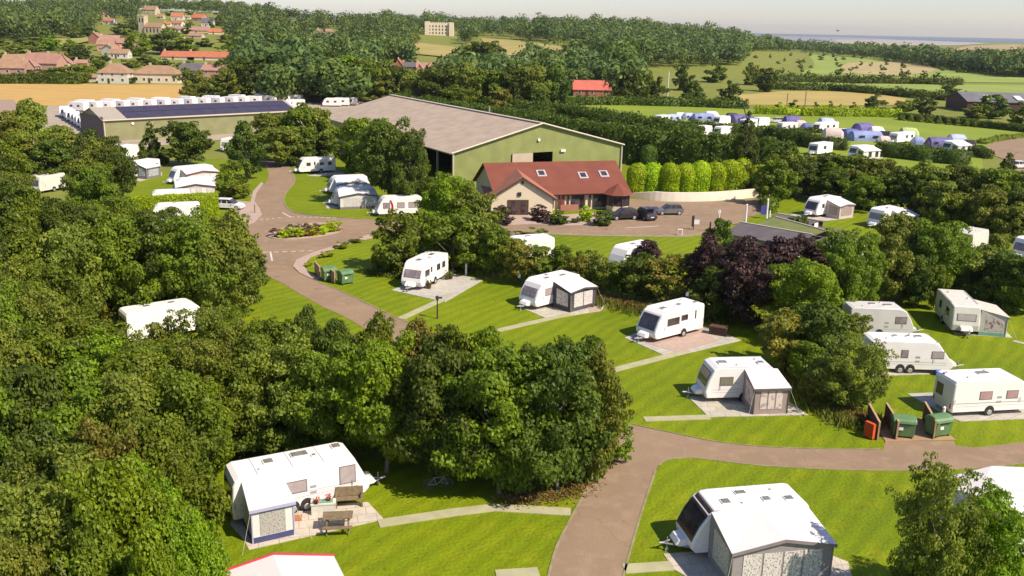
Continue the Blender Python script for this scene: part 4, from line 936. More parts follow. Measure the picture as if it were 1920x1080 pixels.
awning(c4, .02, .48, 1, 2.2, 'porch awning with brown trim and pink curtained windows on the rounded caravan', wall=mat('mushroom_cloth', (.34, .26, .24), rough=.8), trim=mat('brown_trim_cloth', (.14, .10, .09), rough=.8), win=[PINKCUR], nfw=3, h0=2.5, h1=1.95)
c5 = caravan((996, 535), (1089, 514), 2.6, 'L', 'white caravan with a charcoal porch awning beside the long hawthorn hedge', 'modern', 5.9,
    fw=(1.25, 1.95, -.85, .85, 3, PANE), sw=[(1, .62, .78, 1.3, 1.9, PALEP), (-1, .3, .5, 1.3, 1.9, GLASS)], sky=[(.62, .3, .5, .45), (.3, .5, .6, .4), (.5, -.5, .3, .3)], shift=0)
awning(c5, .05, .62, 1, 2.3, 'charcoal porch awning with grey leaf print windows beside the hawthorn hedge', wall=GREYC, trim=GREYC, nfw=2, h0=2.5, h1=1.95, peak=.22)
c6 = caravan((787, 541), (841, 512), .4, 'L', 'white caravan without awning beside the broad bush, angled towards the road', 'modern', 6.2,
    fw=(1.25, 1.9, -.85, .85, 3, PANE), sw=[(1, .72, .86, 1.3, 1.85, GLASS), (1, .33, .44, 1.35, 1.9, GLASS), (1, .14, .24, 1.35, 1.9, GLASS), (1, .62, .66, 1.5, 1.95, GLASS)], sky=[(.72, 0, .7, .5), (.3, .1, .9, .5), (.5, .5, .3, .3)], axle=.5, stripe=[(1.0, .03, STRIPE)])
c7 = caravan((1772, 607), (1751, 583), .35, 'R', 'boxy cream caravan seen end on with a green skirted awning to its right', 'box', 6.0, shell=CREAMW,
    fw=(1.3, 1.85, -.75, .75, 1, mat('net_curtain_pane', (.40, .36, .33), rough=.4)), sw=[(-1, .62, .78, 1.3, 1.9, GLASS), (-1, .25, .35, 1.3, 1.9, GLASS)])
PANEM = curtain_mat('framed_clear_panel', (.22, .12, .11), (.45, .40, .38), 4)
awning(c7, .35, .97, 1, 2.2, 'cream awning with a green skirt and clear panels beside the boxy cream caravan', wall=mat('cream_cloth', (.50, .46, .40), rough=.8), trim=mat('oat_cloth', (.42, .37, .3), rough=.8), win=[PANEM], skirt=GREENCL, nfw=2, h0=2.35, h1=1.85, roof=mat('cream_roof_cloth', (.56, .5, .44), rough=.8))
c8 = caravan((1669, 626), (1590, 624), .4, 'R', 'pale grey caravan with two dark windows just behind the white twin axle caravan', 'modern', 5.6, shell=mat('shell_grey', (.60, .57, .55), (.55, .52, .5), .8, rough=.4),
    fw=(1.2, 2.0, -.85, .85, 2, GLASS), sw=[(-1, .70, .86, 1.35, 1.9, PANE)], sky=[(.62, -.1, .7, .35), (.4, .2, .5, .35)])
c9 = caravan((1764, 694), (1625, 690), .4, 'R', 'long white twin axle caravan with its hitch pointing at the bin store', 'slope', 6.6,
    fw=(1.25, 1.9, -.85, .85, 1, GLASS), sw=[(-1, .73, .86, 1.35, 1.85, PALEP), (-1, .38, .45, 1.35, 1.9, PANE), (-1, .08, .2, 1.3, 1.9, PALEP)], sky=[(.62, .1, .5, .4), (.35, .1, .3, .3), (.5, .1, .25, .25)], twin=True, axle=.44, stripe=[(.98, .03, STRIPE), (.8, .02, STRIPE)])
c10 = caravan((1925, 767), (1783, 774), .4, 'R', 'white caravan with pink blinds, its grey shaded end facing the bin store', 'modern', 6.1,
    fw=(1.25, 1.9, -.85, .85, 1, GLASS), rw=(1.2, 1.95, .1, .75, GLASS), sw=[(-1, .33, .47, 1.3, 1.8, mat('pink_blind', (.45, .27, .27), rough=.3)), (-1, .66, .79, 1.3, 1.8, MATS.get('pink_blind') or PANE)], sky=[(.48, .2, .9, .45), (.06, .5, .2, .15)], axle=.47, stripe=[(1.02, .05, STRIPE)])
c11 = caravan((1517, 406), (1576, 397), .4, 'L', 'round nosed white caravan with a pink porch awning on a kerbed pitch', 'modern', 5.6, fw=(1.1, 2.1, -.85, .85, 1, GLASS), sw=[(1, .7, .78, 1.4, 1.9, GLASS)], sky=[(.4, 0, .8, .5)])
awning(c11, .02, .62, 1, 2.2, 'pink panelled porch awning on the round nosed caravan', wall=PINKC, trim=DG, win=[mat('dusky_panel', (.36, .28, .25), rough=.7)], nfw=2, peak=.2, guys=False)
c12 = caravan((1628, 429), (1695, 418), .4, 'L', 'white caravan with a tinted porch tent under the tall belt of trees', 'classic', 5.2, fw=(1.25, 2.0, -.85, .85, 1, PANE), sky=[(.6, .4, .3, .3)])
awning(c12, .0, .6, 1, 2.0, 'porch tent with dark tinted panels on the caravan under the tree belt', wall=WHITEC, trim=DG, win=[GLASS], nfw=2, guys=False)
c13 = caravan((1910, 488), (1985, 478), .4, 'L', 'white caravan cut off by the right edge of the photo', 'classic', 5.6, fw=(1.2, 1.95, -.85, .85, 1, PANE), sw=[(1, .7, .8, 1.3, 1.9, PANE)])
c14 = caravan((1812, 475), (1852, 462), .4, 'L', 'cream caravan half hidden in the trees between other pitches', 'classic', 5.2, shell=CREAMW, fw=(1.2, 2.0, -.8, .8, 1, PANE))
c15 = caravan((978, 486), (1040, 481), .4, 'L', 'white caravan whose roof shows over the hawthorn hedge below reception', 'modern', 5.6, sky=[(.5, 0, .6, .5)])
c16 = caravan((1172, 505), (1232, 492), .4, 'L', 'white caravan half covered by a dark purple bush', 'modern', 5.6, sky=[(.5, 0, .6, .5)], fw=False)
# left hand field
c17 = caravan((553, 323), (630, 319), .4, 'L', 'white caravan with a dark front window against the trees, nearest the barn lane', 'modern', 6.6, fw=(1.0, 2.3, -.9, .9, 1, GLASS), sw=[(1, .68, .78, 1.4, 1.9, GLASS), (1, .33, .42, 1.4, 1.85, GLASS), (1, .12, .2, 1.4, 1.9, GLASS), (1, .55, .58, 1.5, 2, GLASS)], axle=.4)
c18 = caravan((602, 361), (690, 357), .4, 'L', 'white caravan behind the grey skirted awning, hitch towards the lane', 'modern', 6.0, fw=(1.1, 2.0, -.85, .85, 1, GLASS))
awning(c18, .05, .85, 1, 2.0, 'white gabled awning with grey piping, the farther of two beside the lane', wall=WHITEC, trim=DG, win=[CURT], nfw=3, peak=.4, guys=False)
c19 = caravan((620, 383), (703, 380), .4, 'L', 'white caravan with a wide grey skirted awning near the roundabout', 'modern', 6.0, fw=(1.1, 2.0, -.85, .85, 1, GLASS))
awning(c19, .0, .88, 1, 2.3, 'wide white awning with a grey skirt and arched windows near the roundabout', wall=WHITEC, trim=GREYC, win=[CURT], skirt=MIDG, nfw=4, peak=.45, guys=False)
c20 = caravan((708, 402), (792, 399), .4, 'L', 'white caravan with a crimson curved stripe behind the broad bush', 'modern', 6.2, fw=(1.1, 1.9, -.85, .85, 1, GLASS), sw=[(1, .72, .86, 1.2, 1.9, PANE), (1, .4, .55, 1.2, 1.9, PALEP), (1, .1, .3, 1.2, 1.9, PALEP)])
r20 = c20[0]; sm = MB()
for i in range(8):
    a = i / 7 * math.pi; sm.box((.70 * c20[3] - .5 * math.sin(a) * .5, W_ / 2 + .012, .6 + i * .22), (.28, .02, .24), ry=0)
sm.build('crimson_stripe', mat('crimson', (.45, .02, .05), rough=.5), r20)
c21 = caravan((246, 333), (302, 322), .4, 'L', 'white caravan with a striped porch beneath the dark tree by the green shed', 'modern', 6.0, sw=[(1, .1, .24, 1.3, 1.9, GLASS)])
awning(c21, .4, .95, 1, 1.9, 'grey porch awning with striped panels by the dark tree', wall=MIDG, trim=DG, win=[curtain_mat('striped_panel', (.5, .5, .48), (.3, .32, .34), 5)], nfw=1, guys=False)
c22 = caravan((310, 344), (402, 335), .4, 'L', 'white caravan with a pink piped awning, behind the brown striped one', 'modern', 6.8, fw=(1.2, 2.0, -.85, .85, 2, GLASS))
awning(c22, .03, .82, 1, 2.2, 'pale pink awning with a wine coloured valance', wall=PINKC, trim=mat('wine_trim', (.22, .06, .10), rough=.8), win=[WHITEC], nfw=4, peak=.4, guys=False, roof=mat('pale_roof_cloth', (.66, .60, .58), rough=.8))
c23 = caravan((322, 366), (402, 362), .4, 'L', 'white caravan whose roof shows behind the brown striped awning', 'modern', 5.8, sky=[])
awning(c23, .02, .95, 1, 2.3, 'grey roofed awning with pinkish and dark striped panels', wall=PINKC, trim=GREYC, win=[CURT, WHITEC], nfw=6, peak=.45, guys=False)
c24 = caravan((286, 391), (358, 388), .4, 'L', 'low white caravan just behind the clipped yellow green hedge', 'modern', 5.6, sky=[])
c25 = caravan((285, 419), (377, 415), .4, 'L', 'white caravan in front of the clipped yellow green hedge', 'modern', 6.2, sky=[(.5, 0, .5, .4)])
c26 = caravan((400, 285), (430, 276), .4, 'R', 'small cream caravan in front of the long green shed', 'classic', 4.6, shell=CREAMW, fw=(1.2, 1.9, -.8, .8, 1, PANE))
c27 = caravan((93, 356), (125, 350), .4, 'L', 'grey white caravan end glimpsed between the trees at far left', 'box', 5.0, shell=CREAMW)
c28 = caravan((345, 622), (240, 640), .4, 'R', 'white caravan almost buried in the middle of the wood', 'modern', 6.6, sky=[(.3, .1, .5, .4), (.6, .1, .5, .4)], rw=(1.1, 2.0, -.8, .8, GLASS))
c30 = caravan((1990, 1030), (1880, 1045), .4, 'R', 'white caravan behind the bottom right tree, under a huge pale awning roof', 'slope', 7.0, sw=[(-1, .35, .5, 1.3, 1.9, PANE)])
awning(c30, .0, 1.0, 1, 2.9, 'huge pale awning roof with grey edge behind the bottom right tree', wall=WHITEC, trim=MIDG, peak=.5, h0=2.5, h1=1.9, nfw=4)
c31 = caravan((236, 298), (262, 292), .4, 'L', 'little white caravan roof between the dark tree and the green shed', 'classic', 4.5, sky=[])
# the red edged awning at the bottom edge
rA = Z(505, 1040, 2.35); root29 = thing('awning', Z(540, 1120), 0, 'pale awning roof with a red edge at the bottom of the photo', 'awning', GR)
org = root29.location.copy()
def rel(px, py, z): return Z(px, py, z) - org
a_, b_, c_, d_, e_ = rel(400, 1079, 1.95), rel(512, 1040, 2.4), rel(626, 1042, 1.95), rel(665, 1120, 2.45), rel(420, 1150, 2.45)
f_ = rel(540, 1110, 2.75)
top = [a_, b_, c_, d_, f_, e_]; low = [v - Vector((0, 0, .04)) for v in top]
MB().poly(top + low, [(0, 1, 4, 5), (1, 2, 3, 4), (11, 10, 7, 6), (10, 9, 8, 7), (0, 6, 7, 1), (1, 7, 8, 2), (2, 8, 9, 3), (5, 11, 6, 0)]).build('roof', ROOFC, root29)
ed = MB()
for u, v in ((a_, b_), (b_, c_)): ed.cyl(u + Vector((0, .02, .02)), v + Vector((0, .02, .02)), .06, n=6)
ed.build('valance', mat('red_edge', (.5, .03, .06), rough=.7), root29)
wl = MB()
for u, v in ((a_, b_), (b_, c_), (c_, d_)): wl.poly([u - Vector((0, 0, .05)), v - Vector((0, 0, .05)), Vector((v.x, v.y, 0)), Vector((u.x, u.y, 0))], [(0, 1, 2, 3)])
wl.build('wall', WHITEC, root29)
c29 = caravan((630, 1165), (470, 1180), .4, 'R', 'white caravan under the red edged awning', 'modern', 5.8, detail=False) if False else None

# storage park behind the green shed
proto = None; cnt = 0
def small_caravan():
    root = thing('stored_caravan', (0, 0, 0), 0, 'white caravan in the storage rows behind the long green shed', 'caravan', 'caravans in storage behind the shed')
    L = 5.8; MB().prism(prof_modern(L), -W_ / 2, W_ / 2, ins=.09, chamf=.11).build('body', WHITE, root)
    g = MB(); end_panel(g, prof_modern(L), 1.15, 2.1, -.8, .8, .02); g.build('front_window', GLASS, root)
    for s in (-1, 1):
        for q in (.3, .7): MB().box((L * q, s * W_ / 2, 1.6), (.8, .04, .55)).build('side_window', GLASS, root)
    for s in (-1, 1): MB().cyl((2.6, s * .95, .3), (2.6, s * 1.12, .3), .31, n=12).build('wheel', TYRE, root)
    return root
def stored(px, py, ang):
    global proto, cnt
    b = P(px, py)
    if proto is None: proto = small_caravan(); o = proto
    else: o = copy_tree(proto)
    o.location = b; o.rotation_euler.z = ang
for i in range(17): stored(163 + i * 25.5 - (4 if i > 11 else 0), 209.5 - i * 1.02, R_(168 + random.uniform(-9, 9)))
for i in range(9): stored(176 + i * 47, 205 - i * 1.9, R_(168 + random.uniform(-9, 9)))
for i in range(10): stored(122 + i * 6.2, 217 + i * 3.6, R_(296 + random.uniform(-3, 3)))
for px, py in ((572, 203), (545, 206), (520, 210), (640, 200), (655, 199), (670, 198)): stored(px, py, R_(180 + random.uniform(-20, 20)))

# ================================================================== CARS
DKP = mat('dark_car_paint', (.02, .022, .03), rough=.25, spec=.7); SLP = mat('silver_grey_paint', (.20, .20, .21), rough=.3, metal=.3); GRP = mat('dark_grey_paint', (.07, .075, .085), rough=.3, metal=.3); WHP = mat('white_car_paint', (.75, .74, .73), rough=.3)
car(1168, 411, R_(197), DKP, 'black hatchback parked nearest the reception building', 4.1)
car(1208, 410, R_(112), GRP, 'dark estate car with its tailgate raised, between two other cars', 4.3, 1.65, True, True)
car(1254, 402, R_(188), SLP, 'silver grey hatchback parked farthest from reception', 3.9)
car(430, 392, R_(-5), WHP, 'white car beside the clipped yellow green hedge', 4.2, 1.45)
car(1905, 316, R_(190), WHP, 'white car on the lane of the camping field', 4.0)
car(1455, 230, R_(180), WHP, 'white car parked behind the boxy caravan row, left of the violet tent', 4.2, group='cars on the camping field')
car(1421, 230, R_(90), DKP, 'dark car beside the white car in the camping field', 4.0, group='cars on the camping field')
car(1528, 249, R_(0), DKP, 'dark car left of the grey blue tent', 4.2, group='cars on the camping field')
car(1586, 252, R_(10), WHP, 'white car between the pink awning and the blue tent', 4.2, group='cars on the camping field')
car(1664, 262, R_(5), DKP, 'dark van like car between blue tent and pale tent', 4.8, 2.1, True, group='cars on the camping field')
# ================================================================== CAMPING FIELD
G2 = 'caravans on the camping field'
def fc(f, r, lab, near='L', **k): return caravan(f, r, .4, near, lab, detail=False, group=G2, **k)
fc((1465, 246), (1496, 245), 'white caravan in front of the violet tent', sw=[(1, .5, .6, 1.3, 1.9, GLASS), (1, .2, .3, 1.3, 1.9, GLASS)], fw=(1.2, 1.9, -.8, .8, 1, PANE), prof='box')
fc((1535, 247), (1572, 244), 'white caravan beside the grey blue tent and pink awning', sw=[(1, .5, .6, 1.3, 1.9, GLASS), (1, .2, .3, 1.3, 1.9, GLASS)])
fc((1681, 267), (1714, 264), 'cream caravan right of the dark van, long hedge in front', sw=[(1, .4, .5, 1.3, 1.9, GLASS), (1, .1, .2, 1.3, 1.9, GLASS)], fw=(1.2, 1.9, -.8, .8, 1, PANE), prof='box')
fc((1532, 289), (1561, 285), 'white caravan at the left end of the short hedge', sw=[(1, .45, .6, 1.3, 1.9, GLASS)], prof='box')
k1 = fc((1593, 295), (1640, 292), 'white caravan with a tinted porch, left end of the long hedge', prof='classic', L=5.6)
awning(k1, .1, .98, 1, 1.8, 'white porch with grey panels, left end of the long hedge', wall=WHITEC, trim=WHITEC, win=[GLASS, WHITEC], nfw=4, guys=False, roof=WHITEC)
k2 = fc((1768, 285), (1810, 282), 'white caravan beside the violet tent at the lane end of the hedge', prof='classic', L=5.4)
awning(k2, .1, .98, 1, 1.8, 'white porch with clear panels at the lane end of the hedge', wall=WHITEC, trim=WHITEC, win=[GLASS, WHITEC], nfw=4, guys=False, roof=WHITEC)
fc((1398, 240), (1420, 238), 'white caravan in front of the dark violet tents', prof='box', sw=[(1, .5, .6, 1.3, 1.9, GLASS), (1, .2, .3, 1.3, 1.9, GLASS)])
fc((1345, 234), (1370, 232), 'white caravan left of the pointed dark tree', prof='classic', L=5.2)
fc((1237, 232), (1256, 230), 'small white caravan poking over the pale hedge', prof='box', L=4.6)
fc((1306, 254), (1336, 252), 'rounded white caravan behind the tall hedge', prof='classic', L=5.4)
fc((1344, 256), (1375, 253), 'rounded white caravan touching the pointed dark tree', prof='classic', L=5.4)
tunnel_tent(1318, 226, 7, 3.6, 2.2, R_(5), LBLUE, 'light violet blue tunnel tent left of the pointed dark tree')
tunnel_tent(1292, 224, 4.5, 3, 2.0, R_(12), GREYB, 'grey blue tent at the left end of the tents')
tunnel_tent(1333, 222, 4.5, 3, 2.2, R_(0), WHITEC, 'white tent behind the light violet blue tunnel tent', False)
tunnel_tent(1388, 230, 7, 4, 2.4, R_(20), PURPC, 'violet tent with dark stripes behind the pointed dark tree', True, BLUEC)
tunnel_tent(1403, 232, 4.5, 3.4, 2.2, R_(-10), BLUEC, 'dark blue tent behind the white caravan')
tunnel_tent(1484, 236, 5.5, 3.6, 2.9, R_(5), PURPC, 'violet tent roof above the boxy white caravan', False)
tunnel_tent(1500, 238, 3.5, 2.5, 1.9, R_(0), PINKC, 'pinkish tent right of the violet tent', False)
tunnel_tent(1548, 240, 5, 3.6, 2.9, R_(8), GREYB, 'grey blue tent behind the caravan with the pink awning', False)
tunnel_tent(1560, 258, 5.2, 3, 2.5, R_(-4), PINKC, 'dusty pink awning tent before the caravans', False)
tunnel_tent(1617, 252, 6.5, 4, 3.1, R_(30), PURPC, 'tall violet tent behind the light blue tent', False)
tunnel_tent(1622, 264, 8.5, 4, 2.5, R_(4), LBLUE, 'large light blue tunnel tent with dark windows', True)
tunnel_tent(1594, 258, 4.5, 3.6, 2.3, R_(4), BLUEC, 'dark blue tent joined to the light blue tunnel tent', True)
tunnel_tent(1660, 268, 4.4, 2.4, 1.7, R_(3), PINKC, 'pale pinkish tent in front of the dark van', False)
tunnel_tent(1702, 258, 5, 3.2, 2.6, R_(0), mat('pale_green_tent', (.40, .48, .2), rough=.8), 'pale lime tent behind the cream caravan', False)
tunnel_tent(1758, 276, 6, 3.4, 2.4, R_(2), PURPC, 'low violet tent beside the lane end caravan', True)
tunnel_tent(1792, 268, 5, 3, 2.2, R_(10), GREYB, 'grey tent behind the lane end caravan', False)
fc((1425, 236), (1443, 235), 'white caravan between dark car and white car', prof='box', L=4.4)
tunnel_tent(1262, 226, 4.5, 2.6, 1.9, R_(8), GREYB, 'small grey blue tent right of the small white caravan')
tunnel_tent(1276, 222, 4.0, 2.4, 1.8, R_(0), WHITEC, 'small white tent between two grey blue tents', False)
tunnel_tent(1372, 224, 4.2, 2.6, 2.0, R_(0), DARKC, 'dark striped tent at the pointed dark tree', False)
tunnel_tent(1512, 242, 3.2, 2.2, 1.7, R_(4), BLUEC, 'small blue tent between pinkish tent and dark car', False)
tunnel_tent(1642, 254, 4.2, 2.8, 2.4, R_(0), WHITEC, 'white tent between tall violet tent and dark van', False)
tunnel_tent(1720, 270, 3.2, 2.2, 1.8, R_(0), LBLUE, 'small light blue tent right of the cream caravan', False)
tunnel_tent(1742, 276, 3.0, 2.0, 1.6, R_(12), DARKC, 'small dark tent left of the low violet tent', False)
car(1812, 274, R_(190), GRP, 'grey car right of the grey tent at the lane end', 4.1, group='cars on the camping field')
car(1725, 284, R_(0), DKP, 'dark car showing over the long straight hedge', 4.1, group='cars on the camping field')
# ================================================================== VILLAGE
GH = 'village houses'
for a in [
  (15, 154, 62, 127, 112, BRKP, TILEB, 'pinkish brick house cut by the left edge', 0.06, 1, False),
  (46, 148, 36, 124, 113, BRKP, TILEP, 'pinkish gabled house right of the house cut by the left edge', 0.0, 1, True),
  (78, 134, 66, 118, 100, BRKP, TILEP, 'long house with brown pink roofs left of the dark round tree', -0.1, 2, False),
  (112, 132, 40, 120, 104, HARL, TILEP, 'pale gabled house before the dark round tree', 0.2, 1, True),
  (25, 132, 40, 112, 102, BRKP, TILEB, 'brick house behind the roofs at far left', 0.2, 1, False)]:
    house(*a[:8], ang=a[8], chim=a[9], gable_to_camera=a[10])
house(212, 157, 56, 136, 119, HARL, TILEB, 'white house with a hipped brown roof beside the wheat field', hip=True, wins=3)
house(292, 157, 84, 138, 123, HARLC, TILEB, 'long cream house with a hipped brown roof beside the wheat field', hip=True, wins=6)
house(365, 150, 56, 132, 119, HARL, SLATE, 'house with slate and pinkish gables right of the long cream house', chim=2)
house(408, 152, 60, 132, 122, BRKP, TILEP, 'low pinkish roofed house half hidden at the tree belt')
house(168, 154, 26, 145, 141, HARL, TILEB, 'low white outbuilding at the end of the wheat field', chim=0, storeys=1)
house(333, 112, 62, 106, 96, HARLC, TILEO, 'terrace with a bright orange roof, left half', chim=1, storeys=1)
house(395, 114, 88, 107, 97, HARLC, TILEO, 'terrace with a bright orange roof, right half', chim=2, storeys=1, wins=6)
house(177, 82, 22, 70, 61, BRK, TILEP, 'small brown gabled house above the road of pinkish roofs', gable_to_camera=True)
for i, (px, yb, wp, ye, yr) in enumerate([(203, 88, 34, 74, 66), (196, 96, 30, 83, 75), (206, 104, 30, 92, 84), (226, 94, 26, 80, 72), (222, 110, 34, 100, 92), (234, 104, 24, 94, 88)]):
    house(px, yb, wp, ye, yr, BRKP if i % 2 else HARL, [TILEP, TILEB, TILEO][i % 3] if i != 2 else TILEP, ['highest house of the pinkish terrace below the hill', 'pale house in the pinkish terrace, second row', 'house with a bright pink gable in the middle of the terrace', 'house at the right side of the pinkish terrace', 'lowest house of the pinkish terrace by the round green tree', 'house tucked beside the big round green tree'][i], ang=random.uniform(-.5, .5), chim=1, gable_to_camera=i in (2,))
for px, yb, wp, ye, yr, wm, rm, lb in [
  (200, 34, 22, 27, 22, STN, TILEB, 'stone house high on the wooded slope'), (203, 46, 20, 39, 35, HARL, TILEO, 'pink roofed cottage under the stone house on the slope'), (174, 40, 12, 35, 32, HARL, TILEB, 'white gable on the wooded slope'),
  (281, 28, 26, 18, 11, STN, TILEB, 'stone house behind the church tower'), (300, 36, 12, 31, 26, STN, TILEB, 'small house right of the church tower'),
  (331, 38, 22, 31, 25, HARL, TILEO, 'orange roofed house left of the white house on the hill'), (332, 50, 20, 43, 39, HARL, TILEO, 'orange roofed cottage below its neighbour on the hill'), (334, 61, 18, 54, 50, HARLC, TILEP, 'lowest orange roofed cottage on the hill'),
  (372, 40, 24, 33, 26, BRKP, TILEO, 'brightest orange roofed house on the hill'), (388, 50, 22, 42, 34, HARL, SLATE, 'bright white house among orange roofs on the hill'), (350, 36, 10, 32, 29, HARL, TILEB, 'little white house between orange roofs'),
  (372, 62, 34, 57, 50, STN, TILEP, 'long brown roofed row on the hill'), (402, 64, 26, 60, 54, HARLC, TILEO, 'orange roofed row at the right end of the village'), (366, 72, 26, 67, 62, STN, TILEB, 'pale stone row below the brown roofs'),
  (545, 33, 17, 27, 22, HARL, TILEP, 'lone pinkish cottage on the ridge left of the castle'), (608, 66, 30, 59, 54, HARLC, TILEB, 'yellowish stone house in the hillside wood'), (575, 76, 10, 71, 68, HARL, TILEB, 'tiny white gable in the hillside wood'),
  (492, 125, 14, 118, 115, STN, TILEB, 'low roof at the end of the dark tree belt'), (632, 122, 20, 116, 109, BRK, TILEO, 'orange gabled house left of the slate terrace'),
  (716, 132, 30, 123, 116, BRKP, SLATE, 'slate roofed part of the brick terrace'), (770, 134, 36, 125, 117, BRKP, SLATE, 'slate roofed middle of the brick terrace'), (800, 137, 40, 127, 118, BRK, TILEP, 'red roofed end of the brick terrace'), (835, 134, 30, 128, 122, STN, TILEB, 'low brown roof right of the brick terrace')]:
    house(px, yb, wp, ye, yr, wm, rm, lb, ang=random.uniform(-.25, .25), chim=2 if px in (716, 770, 800) else 1, wins=3)
house(747, 134, 16, 122, 111, BRK, TILEO, 'orange brick gable in the middle of the brick terrace', gable_to_camera=True)
house(787, 138, 12, 130, 120, BRKP, TILEP, 'pointed gable before the red roofed end of the terrace', gable_to_camera=True)
house(1110, 181, 70, 168, 151, BRK, mat('coral_roof', (.52, .13, .09), (.45, .11, .08), .6, rough=.8), 'red house with a coral roof and a small gable in the trees', chim=0, storeys=1, cat='house')
# church
def church():
    b = P(270, 62); k = mpp(b); root = thing('church', (b.x, b.y, b.z - 1), R_(-12), 'pale stone church with a square tower on the village hill', 'church')
    h = ztop(b, 30) + 1; MB().box((0, 0, h / 2), (5.2, 5.2, h)).build('tower', STN, root)
    m = MB()
    for x in (-1, 1):
        for y in (-1, 1): m.box((x * 2.2, y * 2.2, h + .5), (.8, .8, 1.4))
    m.box((0, 0, h + .15), (5.5, 5.5, .3)); m.build('parapet', STN, root)
    for x in (-1.2, 1.2): MB().box((x, -2.62, h - 3), (1.0, .1, 3)).build('belfry_opening', DARKIN, root)
    gable_block(MB(), 2.6, 17, -3.5, 3.5, 0, 5.5, 8.5).build('nave', STN, root); roof_slabs(2.6, 17, -3.5, 3.5, 5.5, 8.5, .2).build('nave_roof', TILEB, root)
    for x in (5, 8, 11, 14): MB().box((x, -3.52, 3), (1, .1, 3)).build('window', DARKIN, root)
church()
def castle():
    b = P(824, 66); k = mpp(b); W = 54 * k; root = thing('castle', (b.x, b.y, b.z - 1), R_(4), 'pale sandstone castle with a flat battlemented top above the hillside meadow', 'castle')
    h = ztop(b, 43) + 1; MB().box((0, 0, h / 2), (W, 14, h)).build('wall', HARLC, root)
    MB().box((-W * .42, -2, h / 2 + .6), (W * .16, 12, h + 1.2)).build('tower', HARLC, root); MB().box((W * .4, -3, h / 2 + .3), (W * .14, 12, h + .6)).build('tower', HARLC, root)
    m = MB()
    for i in range(14): m.box((-W / 2 + W * (i + .5) / 14, -6.8, h + .4), (W / 28, .5, .9))
    m.build('battlement', HARLC, root)
    for st in range(3):
        for i in range(7): MB().box((-W * .33 + W * .66 * i / 6, -7.03, h * (.25 + .25 * st)), (1.1, .1, 1.6)).build('window', DARKIN, root)
castle()
b = P(961, 128); h = ztop(b, 103); rt = thing('stone_tower', b, 0, 'slender pale stone tower standing in the trees', 'tower'); MB().box((0, 0, h / 2), (5, 5, h)).build('wall', STN, rt); MB().box((0, 0, h + .2), (5.4, 5.4, .5)).build('parapet', STN, rt)
for z in (.35, .6, .82): MB().box((0, -2.52, h * z), (.8, .08, 1.2)).build('window', DARKIN, rt)
b = P(1812, 210); rt = thing('farm_shed', b, R_(-6), 'low grey farm shed with skylights at the right edge', 'shed'); gable_block(MB(), 0, 50, 0, 22, 0, 3.6, 6.2).build('wall', BROWNW, rt); rr = roof_slabs(0, 50, 0, 22, 3.6, 6.2, .3).build('roof', mat('grey_farm_roof', (.17, .16, .17), (.13, .12, .13), .2, rough=.8), rt)
for x in (8, 18, 28, 38): MB().box((x, 4, 4.95), (2.2, 5, .1), rx=math.atan(2.6 / 11)).build('skylight', PALEG if x == 8 else WHITE, rr)
for px, yb, yt, lb in ((1251, 190, 135, 'tall pale mast behind the camping field'), (1475, 200, 175, 'wooden pole in the stubble field, left of its neighbour'), (1509, 200, 172, 'taller wooden pole in the stubble field')):
    post_thing(px, yb, yt, .18, WHITE if px == 1251 else WOOD, lb, 'pole', 'pole')
b = Z(1571, 60, 24); rt = None
bd = MB(); bp = ray(1571, 58).normalized() * 160 + Vector((0, 0, CAM_H))
bd.cyl((-.25, 0, 0), (0, 0, .03), .03, .09, 8).cyl((0, 0, .03), (.22, 0, .02), .09, .03, 8).poly([(-.05, 0, .05), (.1, 0, .05), (.06, .35, .15), (-.02, .62, .1), (-.1, .35, .14), (-.05, 0, .07), (.1, 0, .07), (.06, .35, .17), (-.02, .62, .12), (-.1, .35, .16)], [(0, 1, 2, 4), (2, 3, 4), (5, 9, 7, 6), (7, 9, 8)]).poly([(-.05, 0, .05), (.1, 0, .05), (.06, -.35, .15), (-.02, -.62, .1), (-.1, -.35, .14)], [(0, 1, 2, 4), (2, 3, 4)])
tag(bd.build('bird', BLACK, loc=bp, rz=.4), 'dark bird flying above the sea horizon', 'bird')

# ================================================================== PITCH FURNITURE
def bin_thing(px, yb, ang, label, s=1.05):
    b = P(px, yb); rt = thing('waste_bin', b, ang, label, 'bin', 'four wheeled green bins'); rt.scale = (s, s, s); BG = mat('green_bin_plastic', (.12, .22, .085), (.09, .175, .07), 2, rough=.45)
    MB().prism([(-.42, .18), (.42, .18), (.52, 1.05), (-.52, 1.05)], -.62, .62, ins=.03, chamf=.05).build('body', BG, rt)
    lid = [(.56 * math.cos(t), 1.06 + .34 * math.sin(t)) for t in [math.pi * i / 8 for i in range(9)]]
    MB().prism(lid, -.68, .68, ins=.04, chamf=.06).build('lid', BG, rt)
    for x in (-.35, .35):
        for y in (-.5, .5): MB().cyl((x, y - .04, .09), (x, y + .04, .09), .09, n=10).build('wheel', BLACK, rt)
    MB().box((.54, 0, 1.0), (.06, .7, .05)).build('handle', BLACK, rt); MB().box((.49, -.2, .7), (.03, .25, .2)).build('sticker', WHITE, rt)
